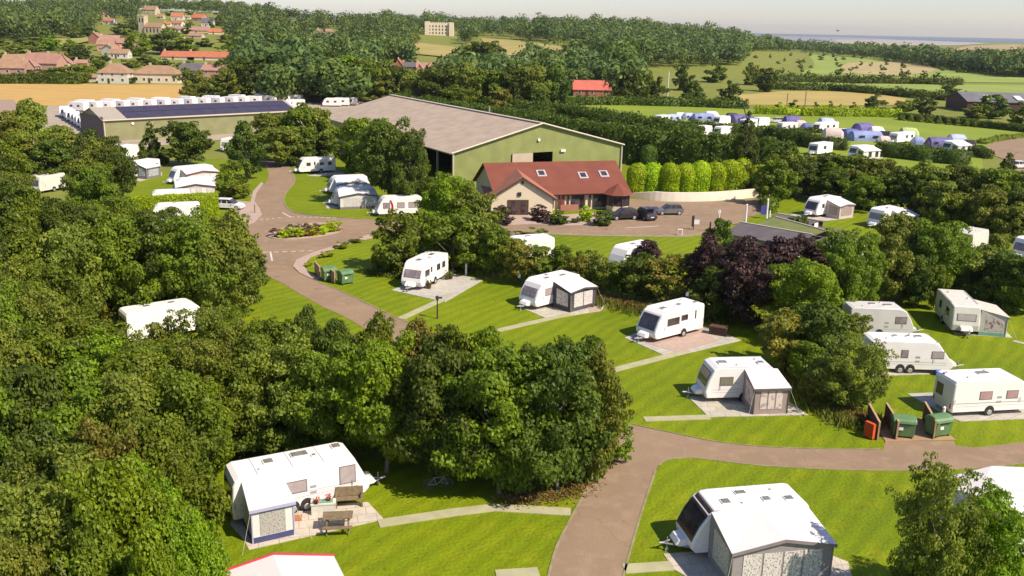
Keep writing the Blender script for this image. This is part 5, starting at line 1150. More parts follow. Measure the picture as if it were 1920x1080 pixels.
def screen(px0, yb0, px1, yb1, h, m, label, name='bin_screen'):
    a, b = P(px0, yb0), P(px1, yb1); d = b - a; rt = thing(name, a, math.atan2(d.y, d.x), label, 'screen', 'timber screens around the bins'); L = d.length
    for i in range(max(2, int(L / .16))):
        n = max(2, int(L / .16)); 
    bd = MB().box((L / 2, 0, h / 2 + .03), (L - .08, .05, h)); bd.build('board', m, rt)
    MB().box((0, 0, h / 2), (.1, .1, h + .1)).build('post', PINEW, rt); MB().box((L, 0, h / 2), (.1, .1, h + .1)).build('post', PINEW, rt); MB().box((L / 2, 0, h + .07), (L + .1, .13, .05)).build('cap_rail', PINEW, rt)
PINEW = mat('pale_timber', (.46, .30, .17), (.4, .26, .14), 3, rough=.8)
DBOARD = stripe_mat('dark_boards', (.12, .06, .04), (.05, .03, .02), 3.2, 'X', .85, .2)
PBOARD = stripe_mat('tan_boards', (.42, .30, .16), (.25, .17, .09), 3.2, 'X', .85, .15)
sheet('bin_store_base', [(1636, 792), (1738, 784), (1792, 826), (1660, 829)], mat('orange_block', (.36, .22, .12), (.3, .19, .1), 1, rough=.9), .07, thick=.05)
bin_thing(1690, 818, R_(-100), 'green wheeled bin between the two dark screens at the right hand bin store')
bin_thing(1757, 816, R_(-70), 'green wheeled bin at the open right end of the bin store')
screen(1658, 790, 1680, 826, 1.25, DBOARD, 'dark timber screen left of the first bin'); screen(1730, 788, 1750, 825, 1.25, DBOARD, 'dark timber screen between the two bins'); screen(1626, 790, 1645, 826, 1.2, DBOARD, 'dark timber screen behind the orange fire point')
b = P(1629, 822); rt = thing('fire_point', b, R_(-60), 'orange red fire point cabinet at the left end of the bin store', 'fire point'); ORR = mat('orange_red', (.62, .09, .02), rough=.5)
MB().box((0, 0, .6), (.7, .25, 1.0)).build('cabinet', ORR, rt); MB().box((0, -.14, .62), (.5, .04, .8)).build('door', mat('deep_orange', (.5, .05, .02), rough=.5), rt); MB().box((0, 0, .05), (.6, .2, .1)).build('foot', BLACK, rt)
bin_thing(617, 526, R_(-60), 'green wheeled bin behind the tan screen near the roundabout'); bin_thing(648, 532, R_(-50), 'green wheeled bin nearest the caravan without awning')
screen(591, 512, 600, 523, 1.2, PBOARD, 'tan timber screen nearest the pavement'); screen(612, 522, 628, 533, 1.2, PBOARD, 'tan timber screen between the two bins near the roundabout')
# hook-up posts, lamp, box
for px, yb, yt, lb in ((874, 516, 494, 'white hook up post behind the pitch of the caravan without awning'), (1478, 692, 672, 'white hook up post behind the rounded caravan'), (1248, 570, 553, 'pale post behind the caravan on the pink pitch'), (1628, 778, 754, 'grey marker post by the wild bushes above the bin store'), (1768, 782, 764, 'white hook up post beside the caravan with pink blinds'), (478, 400, 384, 'brown post on the pavement by the lane'), (1443, 408, 396, 'low white post beside the kerbed pitch')):
    post_thing(px, yb, yt, .12 if px != 478 else .08, WHITE if px not in (1628, 478) else WOOD, lb, 'hookup_post', 'post', 'small posts on the pitches')
b = P(820, 598); h = ztop(b, 556); rt = thing('lamp_post', b, 0, 'short dark lamp post on the lawn below the caravan without awning', 'lamp post'); MB().cyl((0, 0, 0), (0, 0, h - .35), .07, .05).build('pole', BLACK, rt); MB().cyl((0, 0, h - .35), (0, 0, h - .05), .1, .19).build('lantern', GLASS, rt); MB().cyl((0, 0, h - .05), (0, 0, h + .1), .22, .03).build('lantern_cap', BLACK, rt); MB().box((.28, 0, h - .1), (.3, .12, .14)).build('camera_box', BLACK, rt)
def crate(px, yb, ang, d, m, label, name='storage_box', cat='box'):
    b = P(px, yb); rt = thing(name, (b.x, b.y, .06), ang, label, cat); MB().box((0, 0, d[2] / 2), d).build('body', m, rt); MB().box((0, 0, d[2] + .04), (d[0] + .06, d[1] + .06, .08)).build('lid', m, rt); return rt
crate(1347, 628, R_(-28), (1.5, .75, .65), BROWNW, 'dark brown storage box on the pitch of the caravan with the dark front window'); crate(1100, 560, R_(0), (1.0, .5, .8), BROWNW, 'brown box behind the charcoal porch awning')
def pot(px, yb, s, m, label):
    b = P(px, yb); rt = thing('flower_pot', (b.x, b.y, .06), 0, label, 'flower pot'); MB().cyl((0, 0, 0), (0, 0, .3 * s), .14 * s, .2 * s, 12).build('pot', BROWNW, rt)
    pos = rng.normal(size=(70, 3)) * .14 * s + [0, 0, .42 * s]; me = cards_mesh('blooms', leaf_cards(pos, unit(rng.normal(size=(70, 3))), np.full(70, .1 * s))); me.materials.append(m); o = bpy.data.objects.new('blooms', me); COL.objects.link(o); o.parent = rt
pot(804, 542, 1.4, LEAF['dark'], 'plant pot near the hitch of the caravan without awning'); pot(838, 525, 1.2, LEAF['dark'], 'dark plant pot behind the wheel of the caravan without awning'); pot(845, 524, 1.2, LEAF['mid'], 'greener plant pot behind the wheel of the caravan without awning')
# objects around the big twin axle caravan
def table(px, yb, ang, label, bench_only=False):
    b = P(px, yb); rt = thing('picnic_table' if not bench_only else 'garden_bench', (b.x, b.y, .06), ang, label, 'picnic table' if not bench_only else 'bench')
    if bench_only:
        MB().box((0, 0, .45), (1.5, .45, .05)).build('seat', WOOD, rt)
        MB().box((0, .25, .75), (1.5, .06, .5), rx=-.15).build('backrest', WOOD, rt)
        for x in (-.68, .68): MB().box((x, 0, .22), (.08, .45, .44)).build('leg', WOOD, rt); MB().box((x, 0, .66), (.08, .5, .06)).build('armrest', WOOD, rt)
        return
    t = MB()
    for k in range(5): t.box((0, -.32 + k * .16, .74), (1.5, .14, .04))
    t.build('table_top', WOOD, rt)
    for s in (-1, 1):
        t = MB().box((0, s * .68, .44), (1.5, .13, .04)).box((0, s * .82, .44), (1.5, .13, .04)); t.build('seat', WOOD, rt)
    for x in (-.55, .55):
        l = MB().cyl((x, -.2, .72), (x, -.72, 0), .045, n=4).cyl((x, .2, .72), (x, .72, 0), .045, n=4).box((x, 0, .40), (.05, 1.7, .09)); l.build('leg', WOOD, rt)
table(634, 992, R_(8), 'weathered wooden picnic table on the slabs before the twin axle caravan'); table(655, 950, R_(10), 'weathered wooden bench against the side of the twin axle caravan', True)
rt = crate(607, 962, R_(10), (1.25, .55, .55), mat('white_cabinet', (.62, .6, .52), rough=.6), 'pale storage cabinet with a green top beside the twin axle wheels'); MB().box((0, 0, .66), (1.0, .4, .04)).build('green_mat', GREENCL, rt)
REDF = leaf_mat('red_blooms', (.55, .07, .04), (.4, .1, .04), .1)
for px, yb, lb in ((594, 955, 'smaller pot of red flowers on the pale cabinet'), (617, 950, 'larger pot of red flowers on the pale cabinet')):
    b = P(px, yb + 12); r = thing('flower_pot', (b.x, b.y, .72), 0, lb, 'flower pot', ); MB().cyl((0, 0, 0), (0, 0, .16), .09, .12, 10).build('pot', BROWNW, r)
    pos = rng.normal(size=(60, 3)) * .085 + [0, 0, .24]; me = cards_mesh('blooms', leaf_cards(pos, unit(rng.normal(size=(60, 3))), np.full(60, .07))); me.materials.append(REDF); o = bpy.data.objects.new('blooms', me); COL.objects.link(o); o.parent = r
b = P(549, 974); tag(MB().box((0, 0, .02), (.95, .6, .03)).build('doormat', mat('rust_mat', (.38, .15, .07), rough=.95), loc=(b.x, b.y, .06), rz=R_(10)), 'rust coloured doormat beside the lilac porch', 'doormat')
b = P(1790, 622); tag(MB().box((0, 0, .02), (1.2, .8, .03)).build('doormat', mat('rust_mat', (.38, .15, .07), rough=.95), loc=(b.x, b.y, .06), rz=R_(-20)), 'rust coloured mat at the hitch of the boxy cream caravan', 'doormat')
b = P(1757, 703); rt = thing('water_container', (b.x, b.y, .05), R_(20), 'blue rolling water container under the nose of the twin axle caravan', 'water container'); MB().cyl((-.25, 0, .2), (.25, 0, .2), .2, n=14).build('drum', mat('blue_drum', (.03, .06, .4), rough=.4), rt); MB().box((0, .25, .35), (.5, .03, .03)).build('handle', STEEL, rt)
b = P(1026, 588 - 33); 
# satellite dishes
for px, py, z, lb in ((975, 520, 2.75, 'satellite dish on the roof of the caravan with the charcoal porch'), (1290, 555, 2.7, 'white roof vent box on the caravan with the dark front window')):
    b = Z(px, py, z); rt = thing('satellite_dish', (b.x, b.y, 2.66), R_(200), lb, 'satellite dish'); MB().cyl((0, 0, 0), (0, 0, .18), .03, n=6).build('stalk', STEEL, rt); MB().cyl((0, 0, .2), (.08, 0, .24), .05, .22, 12).build('dish', WHITE, rt)
# bicycle in the shade
def bicycle(px, yb, ang, label):
    b = P(px, yb); rt = thing('bicycle', b, ang, label, 'bicycle'); 
    for x in (-.52, .52):
        wo = MB().torus((x, 0, .34), .33, .022, n=24).build('wheel', mat('bike_tyre', (.08, .08, .08), rough=.7), rt)
        sp = MB()
        for k in range(8): a = math.pi * k / 8; sp.cyl((x - .32 * math.cos(a), 0, .34 - .32 * math.sin(a)), (x + .32 * math.cos(a), 0, .34 + .32 * math.sin(a)), .004, n=3)
        sp.build('spokes', STEEL, wo)
    f = MB(); fr = [((-.52, .34), (-.1, .3)), ((-.1, .3), (-.22, .78)), ((-.52, .34), (-.2, .72)), ((-.1, .3), (.36, .72)), ((-.2, .72), (.34, .8)), ((.52, .34), (.33, .88))]
    for (a, b2) in fr: f.cyl((a[0], 0, a[1]), (b2[0], 0, b2[1]), .02, n=6)
    f.build('frame', STEEL, rt); MB().box((-.24, 0, .83), (.26, .14, .05)).build('saddle', BLACK, rt); MB().cyl((.3, -.27, .93), (.3, .27, .93), .015, n=6).build('handlebar', STEEL, rt)
bicycle(821, 918, R_(8), 'bicycle standing in deep shade under the trees')
# stake fence along the hawthorn hedge
sf = []
for k, px in enumerate(range(925, 1010, 14)):
    post_thing(px, 524 + k * 1.6, 508 + k * 1.6, .05, WOOD, 'thin wooden fence stake along the foot of the hawthorn hedge', 'fence_stake', 'stake', 'stakes along the hawthorn hedge')

# ================================================================== TREES
def grove(rows, place, group, defsh='R'):
    for r in rows:
        px, yb, yt, w, col = r[:5]; sh = r[5] if len(r) > 5 else defsh; lab = r[6] if len(r) > 6 else None
        tree(px, yb, yt, w, col, lab or f'{SNAME[SH[sh]]} {CNAME[col]} tree {place}', sh, group)
# wood at bottom left
grove([
 (120,1190,905,200,'olive'),(235,1200,865,210,'lime'),(330,1185,905,170,'lime'),(60,1260,1010,150,'olive'),(190,1290,985,190,'mid'),(300,1300,985,160,'lime'),(365,1190,960,110,'lime'),
 (65,1080,830,170,'olive'),(130,1070,800,190,'dark'),(225,1075,785,190,'gold','S'),(320,1060,790,180,'mid'),(175,1120,850,170,'olive'),(290,1110,850,150,'lime')], 'in the near bottom left corner of the wood', 'trees in the near corner of the wood')
grove([
 (5,960,640,170,'mid'),(85,960,680,180,'dark'),(170,960,690,190,'mid'),(260,950,690,190,'olive'),(340,940,700,180,'mid'),(385,905,730,120,'lime'),(20,890,600,180,'olive','S'),
 (110,860,620,180,'mid'),(205,860,630,180,'lime','S'),(300,850,640,180,'mid'),(385,850,640,170,'olive','S'),(455,850,650,160,'mid'),(-30,900,620,160,'mid')], 'in the wood left of the twin axle caravan', 'trees in the left wood')
grove([
 (540,852,625,170,'olive','S','airy olive tree just behind the twin axle caravan roof, middle one'),(625,862,640,160,'mid','R','mid green tree just behind the front half of the twin axle caravan'),(725,885,635,190,'lime','R','bright fresh green spreading tree right behind the nose of the twin axle caravan'),
 (830,905,650,180,'dark','R','dark tree standing over the bicycle'),(935,925,655,215,'mid','R','broad mid green tree with low skirts right of the bicycle'),(1045,920,645,190,'dark','R','dark green tree nearest the road junction, pale trunk showing'),
 (1105,890,640,120,'olive','T','tall pale olive tree at the road side of the wood'),(1145,868,760,80,'lime','S','small airy tree reaching over the road junction')], '', 'front row of trees behind the twin axle caravan')
grove([
 (460,780,600,130,'olive','S'),(510,790,600,120,'mid'),(578,790,582,95,'dark','T'),(635,800,602,110,'dark','T'),(700,810,592,120,'mid'),(770,825,600,140,'gold'),(845,840,608,130,'mid'),(915,850,618,120,'lime','T'),(985,870,648,110,'olive','T'),(1050,870,640,110,'mid','T'),(1095,860,660,90,'olive','S'),(880,880,690,150,'olive'),(760,860,700,140,'mid'),(650,840,690,150,'dark'),(560,830,700,140,'mid'),(470,840,700,150,'dark')], 'in the second row behind the twin axle caravan', 'second row of trees behind the twin axle caravan')
grove([
 (20,800,540,160,'mid'),(90,780,545,170,'olive','S'),(170,770,590,150,'mid'),(250,770,625,140,'mid','S'),(320,765,600,130,'olive','S'),(395,770,575,140,'olive','S'),(440,745,565,110,'mid','S'),(150,850,640,170,'mid'),(60,860,620,160,'dark'),(235,820,655,150,'dark'),(350,790,640,130,'mid')], 'below the buried caravan in the left wood', 'trees below the buried caravan')
grove([
 (-5,640,400,150,'dark'),(60,640,410,170,'mid'),(145,640,425,160,'olive'),(180,610,440,120,'gold','S'),(235,610,405,150,'mid'),(300,600,395,150,'dark'),(365,600,400,150,'mid'),(430,590,400,130,'olive'),(455,560,440,80,'dark'),(110,700,500,150,'mid'),(30,710,500,150,'olive')], 'above the buried caravan in the left wood', 'trees above the buried caravan')
grove([
 (245,520,405,115,'olive','S'),(312,530,392,100,'dark'),(370,530,405,105,'mid'),(428,525,405,90,'olive','S'),(205,510,370,120,'mid'),(128,520,374,120,'dark'),(50,520,350,110,'mid'),(0,520,330,130,'dark'),(455,500,430,50,'mid')], 'in front of the clipped yellow green hedge', 'trees before the clipped hedge')
grove([
 (15,345,210,120,'olive'),(70,340,190,110,'olive','T'),(115,345,240,80,'olive'),(15,420,255,110,'mid'),(100,352,262,100,'dark'),(176,400,262,90,'olive'),(195,395,245,105,'dark'),(228,375,275,60,'dark'),(190,450,310,90,'mid'),(215,450,345,80,'mid'),(-20,430,280,120,'dark'),(35,460,325,80,'olive')], 'at the far left, before the storage yard', 'trees at the far left edge')
grove([
 (286,306,232,56,'dark','C','narrow dark pointed tree before the left part of the green shed'),(345,310,228,74,'dark','R','dark broad tree before the middle of the green shed'),(385,280,248,30,'dark','R','small dark tree left of the little cream caravan'),
 (462,335,228,72,'dark','T','dark upright tree right of the little cream caravan'),(425,368,320,40,'lime','B','spiky fresh green yucca like bush on the lawn'),(450,370,345,46,'olive','B','low olive bush beside the spiky yucca like bush'),(440,350,300,40,'mid','B','mid green bush behind the spiky bush')], '', 'trees before the green shed')
grove([
 (515,300,212,76,'olive'),(572,302,196,80,'mid'),(530,312,240,80,'olive'),(600,302,205,80,'olive'),(668,322,226,80,'mid'),(690,333,222,90,'lime'),(730,385,224,110,'dark'),(775,395,245,80,'dark'),(700,345,250,80,'mid'),(600,303,240,70,'dark'),(770,386,300,70,'mid'),(560,310,255,60,'dark')], 'in the belt left of the big barn', 'tree belt left of the barn')
grove([
 (740,510,400,110,'mid','B','broad low bush left of the caravan without awning'),(800,500,395,80,'lime','B','fresh green bush behind the caravan without awning'),(845,470,328,110,'lime'),(890,475,350,80,'olive'),(850,510,400,110,'mid'),(905,505,410,80,'olive'),(818,402,335,50,'dark'),(826,422,355,44,'olive')], 'between the barn lane and reception', 'trees between the lane and reception')
grove([
 (850,500,425,70,'gold'),(885,508,415,80,'olive'),(930,518,425,80,'mid'),(975,532,452,70,'gold'),(1015,535,462,70,'olive'),(1055,540,462,60,'mid'),(1092,545,478,60,'gold'),(1128,550,480,56,'olive'),(1165,555,488,60,'mid'),(1205,562,478,90,'dark'),(1252,572,478,95,'gold','S'),(1100,520,470,50,'olive'),(960,515,448,60,'mid')], 'in the hawthorn hedge between pitches', 'hawthorn hedge trees')
grove([
 (1320,575,438,90,'purple','R','purple leaved tree at the left of the purple clump'),(1212,512,452,64,'purple','R','low purple tree covering the back of a caravan'),(1392,606,450,140,'purple','R','largest purple leaved tree of the clump'),(1440,566,448,100,'purple','R','purple leaved tree behind, right of the dark green one'),(1490,510,445,80,'purple','R','purple leaved tree in front of the small cream lodge'),(1540,520,460,70,'purple','R','purple leaved tree at the right end of the clump'),(1345,500,412,60,'dark','R','dark green tree growing out of the purple clump'),
 (1335,600,500,100,'dark','R','dark tree with a blue tinge at the foot of the purple clump'),(1495,460,405,46,'dark','R','small dark tree hiding the end of the mossy green roof'),(1495,640,490,160,'lime','R','broad fresh green tree right of the purple clump'),(1570,600,450,90,'mid','T','upright mid green tree right of the broad fresh green one')], '', 'purple clump')
grove([
 (1610,590,440,90,'mid','T'),(1652,570,440,90,'olive'),(1565,560,430,70,'olive'),(1706,548,428,66,'dark'),(1745,560,415,110,'mid'),(1790,545,440,80,'mid'),(1690,560,470,80,'dark'),(1835,560,470,90,'olive'),(1885,575,475,100,'dark'),(1925,590,480,70,'olive'),(1670,480,400,70,'olive'),(1710,470,410,50,'dark'),(1860,520,440,60,'olive')], 'in the belt above the boxy cream caravan', 'tree belt above the boxy caravan')
grove([
 (1470,695,585,110,'gold','R','golden brown low tree in front of the purple clump'),(1540,700,570,110,'dark','R','dark tree left of the pale grey caravan'),(1590,770,630,110,'olive','S'),(1555,760,660,100,'olive'),(1632,760,660,60,'olive','S'),(1515,720,640,80,'mid','B'),(1600,650,590,60,'mid')], 'in the bushy strip between the two lawns', 'bushy strip between the lawns')
grove([
 (1392,350,212,75,'dark','C','pointed dark tree rising before the caravan field'),(1450,385,300,70,'mid'),(1482,365,285,70,'mid'),(1530,365,290,90,'dark'),(1590,370,290,90,'olive'),(1640,380,298,90,'olive'),(1690,395,318,90,'dark'),(1735,400,302,90,'olive'),(1785,405,310,90,'dark'),(1830,410,315,80,'olive'),(1875,420,318,90,'mid'),(1918,425,330,80,'olive'),(1884,350,288,50,'dark','C','small pointed dark tree before the field road'),(1560,380,320,80,'dark'),(1620,395,330,80,'mid'),(1760,430,340,90,'olive'),(1850,445,350,90,'olive'),(1905,450,360,70,'dark'),(1660,350,300,50,'olive'),(1430,370,310,40,'dark')], 'in the tall belt below the camping field', 'tall belt below the camping field')
tree(1738, 1160, 880, 155, 'olive', 'lone olive green tree at the bottom right corner before the huge awning', 'S'); tree(1832, 1150, 930, 150, 'lime', 'smaller fresh green tree touching the bottom right tree', 'R')
tree(1700, 1150, 1010, 60, 'dark', 'dark low bush under the bottom right tree', 'B')
# garden bushes round reception and the island
for px, yb, yt, w_, col, lb in ((945,420,386,42,'purple','dark purple bush left of the reception double door'),(1013,415,385,38,'purple','purple brown bush right of the reception double door'),(1047,420,396,40,'dark','dark green bush between purple bush and planter'),(1098,415,386,26,'yellow','bright yellow green shrub in the reception planter'),(1128,422,395,40,'dark','round dark bush next to the parked black car'),(1080,418,408,20,'dark','tiny dark bush at the foot of the planter'),(640,465,455,30,'olive','olive ground shrub on the pavement edge, right'),(610,482,472,26,'gold','golden ground shrub on the pavement edge'),(577,500,492,16,'gold','small brown shrub on the pavement tip'),(668,455,446,26,'olive','last ground shrub before the road arm'),
    (960,447,434,40,'dark','dark shrub above the caravan roof below reception'),(1000,445,430,50,'olive','white flowering shrub above the caravan roof below reception')):
    tree(px, yb, yt, w_, col, lb, 'B', 'garden shrubs')
iw = [(518,444,'purple'),(531,446,'yellow'),(538,443,'yellow'),(548,446,'olive'),(557,445,'yellow'),(566,443,'purple'),(575,444,'ochre'),(585,442,'yellow'),(596,440,'ochre'),(607,439,'yellow'),(614,436,'yellow'),(624,434,'ochre'),(560,437,'yellow'),(549,436,'purple'),(572,435,'purple'),(586,433,'yellow'),(600,432,'purple'),(612,429,'yellow'),(628,429,'yellow'),(540,438,'yellow')]
IL = {'purple': 'low purple brown shrub on the traffic island', 'yellow': 'low yellow shrub on the traffic island', 'olive': 'low olive shrub on the traffic island', 'ochre': 'low ochre flowering shrub on the traffic island'}
for px, yb, col in iw: tree(px, yb, yb - random.randint(11, 15), 25, 'heather' if col == 'purple' else col, IL[col], 'B', 'shrubs on the traffic island')
# clipped golden conifers behind the white wall
dm = [(1194,362,307),(1222,362,308),(1254,365,305),(1283,361,307),(1311,360,305),(1338,359,303),(1365,358,302),(1388,357,300),(1409,356,308),(1426,354,311)]
ordn = ['first', 'second', 'third', 'fourth', 'fifth', 'sixth', 'seventh', 'eighth', 'ninth', 'tenth']
def dome_mesh():
    n = 4200; ph = rng.uniform(0, 6, 3); t = rng.random(n) * 6.283; z = rng.random(n); r = .5 * np.where(z > .62, np.sqrt(np.clip(1 - ((z - .62) / .38) ** 2, 0, 1)), .94 + .06 * z / .62)
    pos = np.stack([r * np.cos(t), r * np.sin(t), z], 1) ; pos[:, :2] *= (1 + .05 * np.sin(3 * t + ph[0] + 4 * z) + .04 * np.sin(9 * z + ph[1] + 2 * t))[:, None]; pos += rng.normal(size=(n, 3)) * .02; nv = unit(np.stack([np.cos(t), np.sin(t), np.clip((z - .5) * 2, 0, 1.6)], 1) + rng.normal(size=(n, 3)) * .55)
    mb = MB()
    for k in range(8):
        z0, z1 = k / 8 * .96, (k + 1) / 8 * .96; rr = lambda q: .46 * (math.sqrt(max(0, 1 - ((q - .62) / .38) ** 2)) if q > .62 else .95)
        for i in range(12):
            a, b = i / 12 * 6.283, (i + 1) / 12 * 6.283
            mb.poly([(rr(z0) * math.cos(a), rr(z0) * math.sin(a), z0), (rr(z0) * math.cos(b), rr(z0) * math.sin(b), z0), (rr(z1) * math.cos(b), rr(z1) * math.sin(b), z1), (rr(z1) * math.cos(a), rr(z1) * math.sin(a), z1)], [(0, 1, 2, 3)])
    me = cards_mesh('dome_foliage', leaf_cards(pos, nv, rng.uniform(.7, 1.3, n) * .048), (np.array(mb.v), np.array(mb.f))); me.materials.append(LEAF['yellow']); return me
DOMES = [dome_mesh() for _ in range(3)]
for i, (px, yb, yt) in enumerate(dm):
    b = P(px, yb - 3); h = ztop(b, yt); o = bpy.data.objects.new('clipped_conifer', DOMES[i % 3]); COL.objects.link(o); o.location = b; o.scale = (random.uniform(3.2, 4.1), random.uniform(2.8, 3.3), h * random.uniform(.96, 1.05)); o.rotation_euler.z = i
    tag(o, f'{ordn[i]} clipped yellow green conifer from the left behind the white wall', 'conifer', 'clipped conifers behind the white wall')
b = P(1215, 312); h = ztop(b, 272); o = bpy.data.objects.new('clipped_conifer', DOMES[1]); COL.objects.link(o); o.location = b; o.scale = (3.1, 3, h); o.material_slots[0].link = 'OBJECT'; o.material_slots[0].material = LEAF['hedge']; tag(o, 'lone darker clipped conifer standing behind the row of ten', 'conifer')
# hedges
hedge('clipped_hedge', [(250, 411), (410, 403)], 2.9, 1.5, 'yellow', 'long clipped yellow green hedge with square corners between two white caravans', leaf=.13, dens=90, lump=.04)
hedge('clipped_hedge', [(200, 405), (228, 402)], 1.9, 1.4, 'yellow', 'short end of clipped yellow green hedge at the dark trees', leaf=.14, dens=60, lump=.05)
hedge('tall_hedge', [(735, 206), (800, 214), (900, 230), (1000, 252), (1100, 280), (1180, 305), (1260, 312), (1330, 318), (1400, 320), (1486, 324)], [ztop(P(x, y), t) for x, y, t in ((735, 206, 180), (800, 214, 188), (900, 230, 202), (1000, 252, 216), (1100, 280, 234), (1180, 305, 243), (1260, 312, 250), (1330, 318, 257), (1400, 320, 264), (1486, 324, 274))], 3.5, 'dark', 'very tall dark hedge running behind the barn to the dark pointed tree', leaf=.38, dens=22, lump=.35)
hedge('tall_hedge', [(760, 200), (900, 212), (1060, 232), (1200, 254), (1310, 266)], [4.0, 4, 4.6, 4.2, 3.2], 4.0, 'hedge', 'paler hedge running behind the very tall dark hedge', leaf=.42, dens=18, lump=.35)
hedge('field_hedge', [(1240, 246), (1330, 250), (1400, 258), (1440, 262)], 2.4, 3, 'hedge', 'pale middle hedge between rounded caravans and tents', leaf=.35, dens=20, lump=.3)
hedge('field_hedge', [(1440, 262), (1500, 272), (1530, 278), (1585, 282)], [3, 3, 2.6, 2.4], 2.6, 'hedge', 'shorter hedge left of the caravan with tinted porch', leaf=.3, dens=24, lump=.25)
hedge('field_hedge', [(1646, 292), (1700, 298), (1760, 305), (1815, 310)], 2.8, 2.4, 'hedge', 'long straight hedge below the pale tents', leaf=.28, dens=26, lump=.22)
hedge('field_hedge', [(1830, 288), (1852, 298)], 1.6, 2.0, 'dark', 'small dark hedge beside the field road', leaf=.28, dens=26)
hedge('field_hedge', [(1440, 246), (1540, 250)], 1.1, 1.4, 'dark', 'low hedge under the boxy white caravan', leaf=.3, dens=20)
hedge('field_hedge', [(1415, 213), (1500, 217), (1640, 219), (1688, 221)], 2.2, 2.0, 'yellow', 'bright yellow green hedge at the top of the camping field', leaf=.4, dens=14, lump=.3)
hedge('field_hedge', [(1686, 224), (1760, 230), (1850, 240), (1960, 252)], 1.8, 2.2, 'hedge', 'dark hedge behind the row of small pointed trees', leaf=.4, dens=14)
hedge('field_hedge', [(1840, 270), (1880, 262), (1950, 255)], .9, 2, 'olive', 'low hedge above the field road', leaf=.3, dens=16)
hedge('field_hedge', [(1450, 168), (1560, 170), (1660, 178), (1760, 188), (1850, 192)], 2.2, 4, 'dark', 'dark field hedge above the stubble field', leaf=.6, dens=9, lump=.5)
hedge('field_hedge', [(1420, 151), (1530, 155), (1700, 158), (1800, 160)], 2.6, 5, 'dark', 'dark field hedge at the foot of the plantation slope', leaf=.7, dens=6, lump=.7)
hedge('field_hedge', [(1040, 197), (1180, 197), (1300, 200), (1400, 204)], 2.4, 2.5, 'dark', 'hedge along the upper edge of the camping field', leaf=.5, dens=9, lump=.4)
hedge('field_hedge', [(0, 157), (60, 157), (150, 158)], 3.2, 3, 'dark', 'dark garden hedge along the wheat field before the brick houses', leaf=.5, dens=12, lump=.4)
hedge('car_park_hedge', [(1436, 380), (1445, 400)], 1.6, 1.4, 'mid', 'rough hedge at the right end of the car park', leaf=.22, dens=30, lump=.2)
for i in range(13): tree(1690 + i * 17.5, 226 + i * 1.6, 211 + i * 1.9, 13, 'olive', 'small pale pointed conifer in the row along the hedge', 'C', 'row of small pointed conifers', 'small_conifer', 'conifer')
# extra village houses among the trees
for px, yb, wp, ye, yr, wm, rm, lb in [(60, 118, 26, 106, 99, HARL, TILEP, 'pale house behind the long brown pink roofs'), (95, 116, 24, 106, 100, BRKP, TILEB, 'brick house behind the brown pink roofs, nearest the dark round tree'), (148, 126, 22, 118, 112, BRKP, TILEP, 'pinkish house right of the dark round tree'),
  (252, 92, 18, 86, 81, HARL, TILEB, 'small pale house left of the big round green tree'), (318, 90, 18, 84, 79, STN, TILEP, 'stone cottage above the orange terrace'), (350, 82, 18, 76, 71, HARL, TILEP, 'white cottage above the orange terrace, right'), (312, 50, 12, 45, 41, HARL, TILEO, 'little orange roofed house right of the church'), (238, 84, 14, 79, 75, STN, TILEB, 'tiny stone house below the church tower')]:
    house(px, yb, wp, ye, yr, wm, rm, lb, ang=random.uniform(-.3, .3), wins=2)
# trees of the middle distance
grove([(362,189,132,50,'olive'),(390,187,150,60,'dark'),(425,185,128,60,'olive'),(470,183,108,80,'dark'),(515,182,96,90,'dark'),(565,181,100,80,'mid'),(610,182,95,70,'dark'),(655,185,105,90,'lime'),(700,190,112,80,'mid'),(745,195,125,70,'dark'),(790,206,128,70,'olive'),(835,208,122,70,'dark'),(880,210,120,70,'olive'),(925,212,130,70,'mid'),(965,212,125,70,'dark'),(1000,212,118,70,'olive'),(1040,208,122,60,'dark'),(540,184,140,60,'olive'),(640,188,150,60,'dark'),(720,196,150,60,'olive'),(860,216,160,60,'mid'),(940,220,168,50,'gold'),(1010,220,165,50,'dark')], 'in the dark belt behind the barn and shed', 'dark belt behind the barn')
grove([(905,160,78,70,'dark'),(935,150,90,50,'dark'),(1015,130,88,44,'dark'),(1062,160,105,50,'mid'),(1172,192,130,50,'dark'),(1170,170,100,46,'dark'),(1130,140,78,50,'dark'),(1200,190,130,60,'mid'),(1235,194,145,40,'dark'),(1300,196,152,46,'dark'),(1370,194,152,40,'dark'),(1437,172,128,42,'dark'),(1280,170,120,40,'dark'),(1340,155,118,40,'dark'),(1410,160,118,34,'olive'),(1641,210,176,40,'dark'),(1713,205,180,30,'dark'),(1735,215,182,36,'dark'),(1690,212,190,40,'olive'),(1780,178,158,32,'dark'),(1860,222,178,56,'dark'),(1915,235,192,44,'dark'),(1830,222,195,40,'olive'),(1490,205,188,24,'dark'),(1462,206,192,20,'olive'),(1528,206,192,16,'olive'),(1556,206,190,16,'olive'),(1600,206,192,16,'olive'),(1085,120,100,20,'dark'),(1055,124,112,18,'dark'),(1074,124,113,14,'dark'),(1092,124,110,12,'dark','C'),(1680,175,162,14,'dark'),(1706,177,167,14,'dark'),(1580,208,196,18,'yellow'),(1540,208,197,22,'yellow')], 'in the fields beyond the camping field', 'scattered field trees')
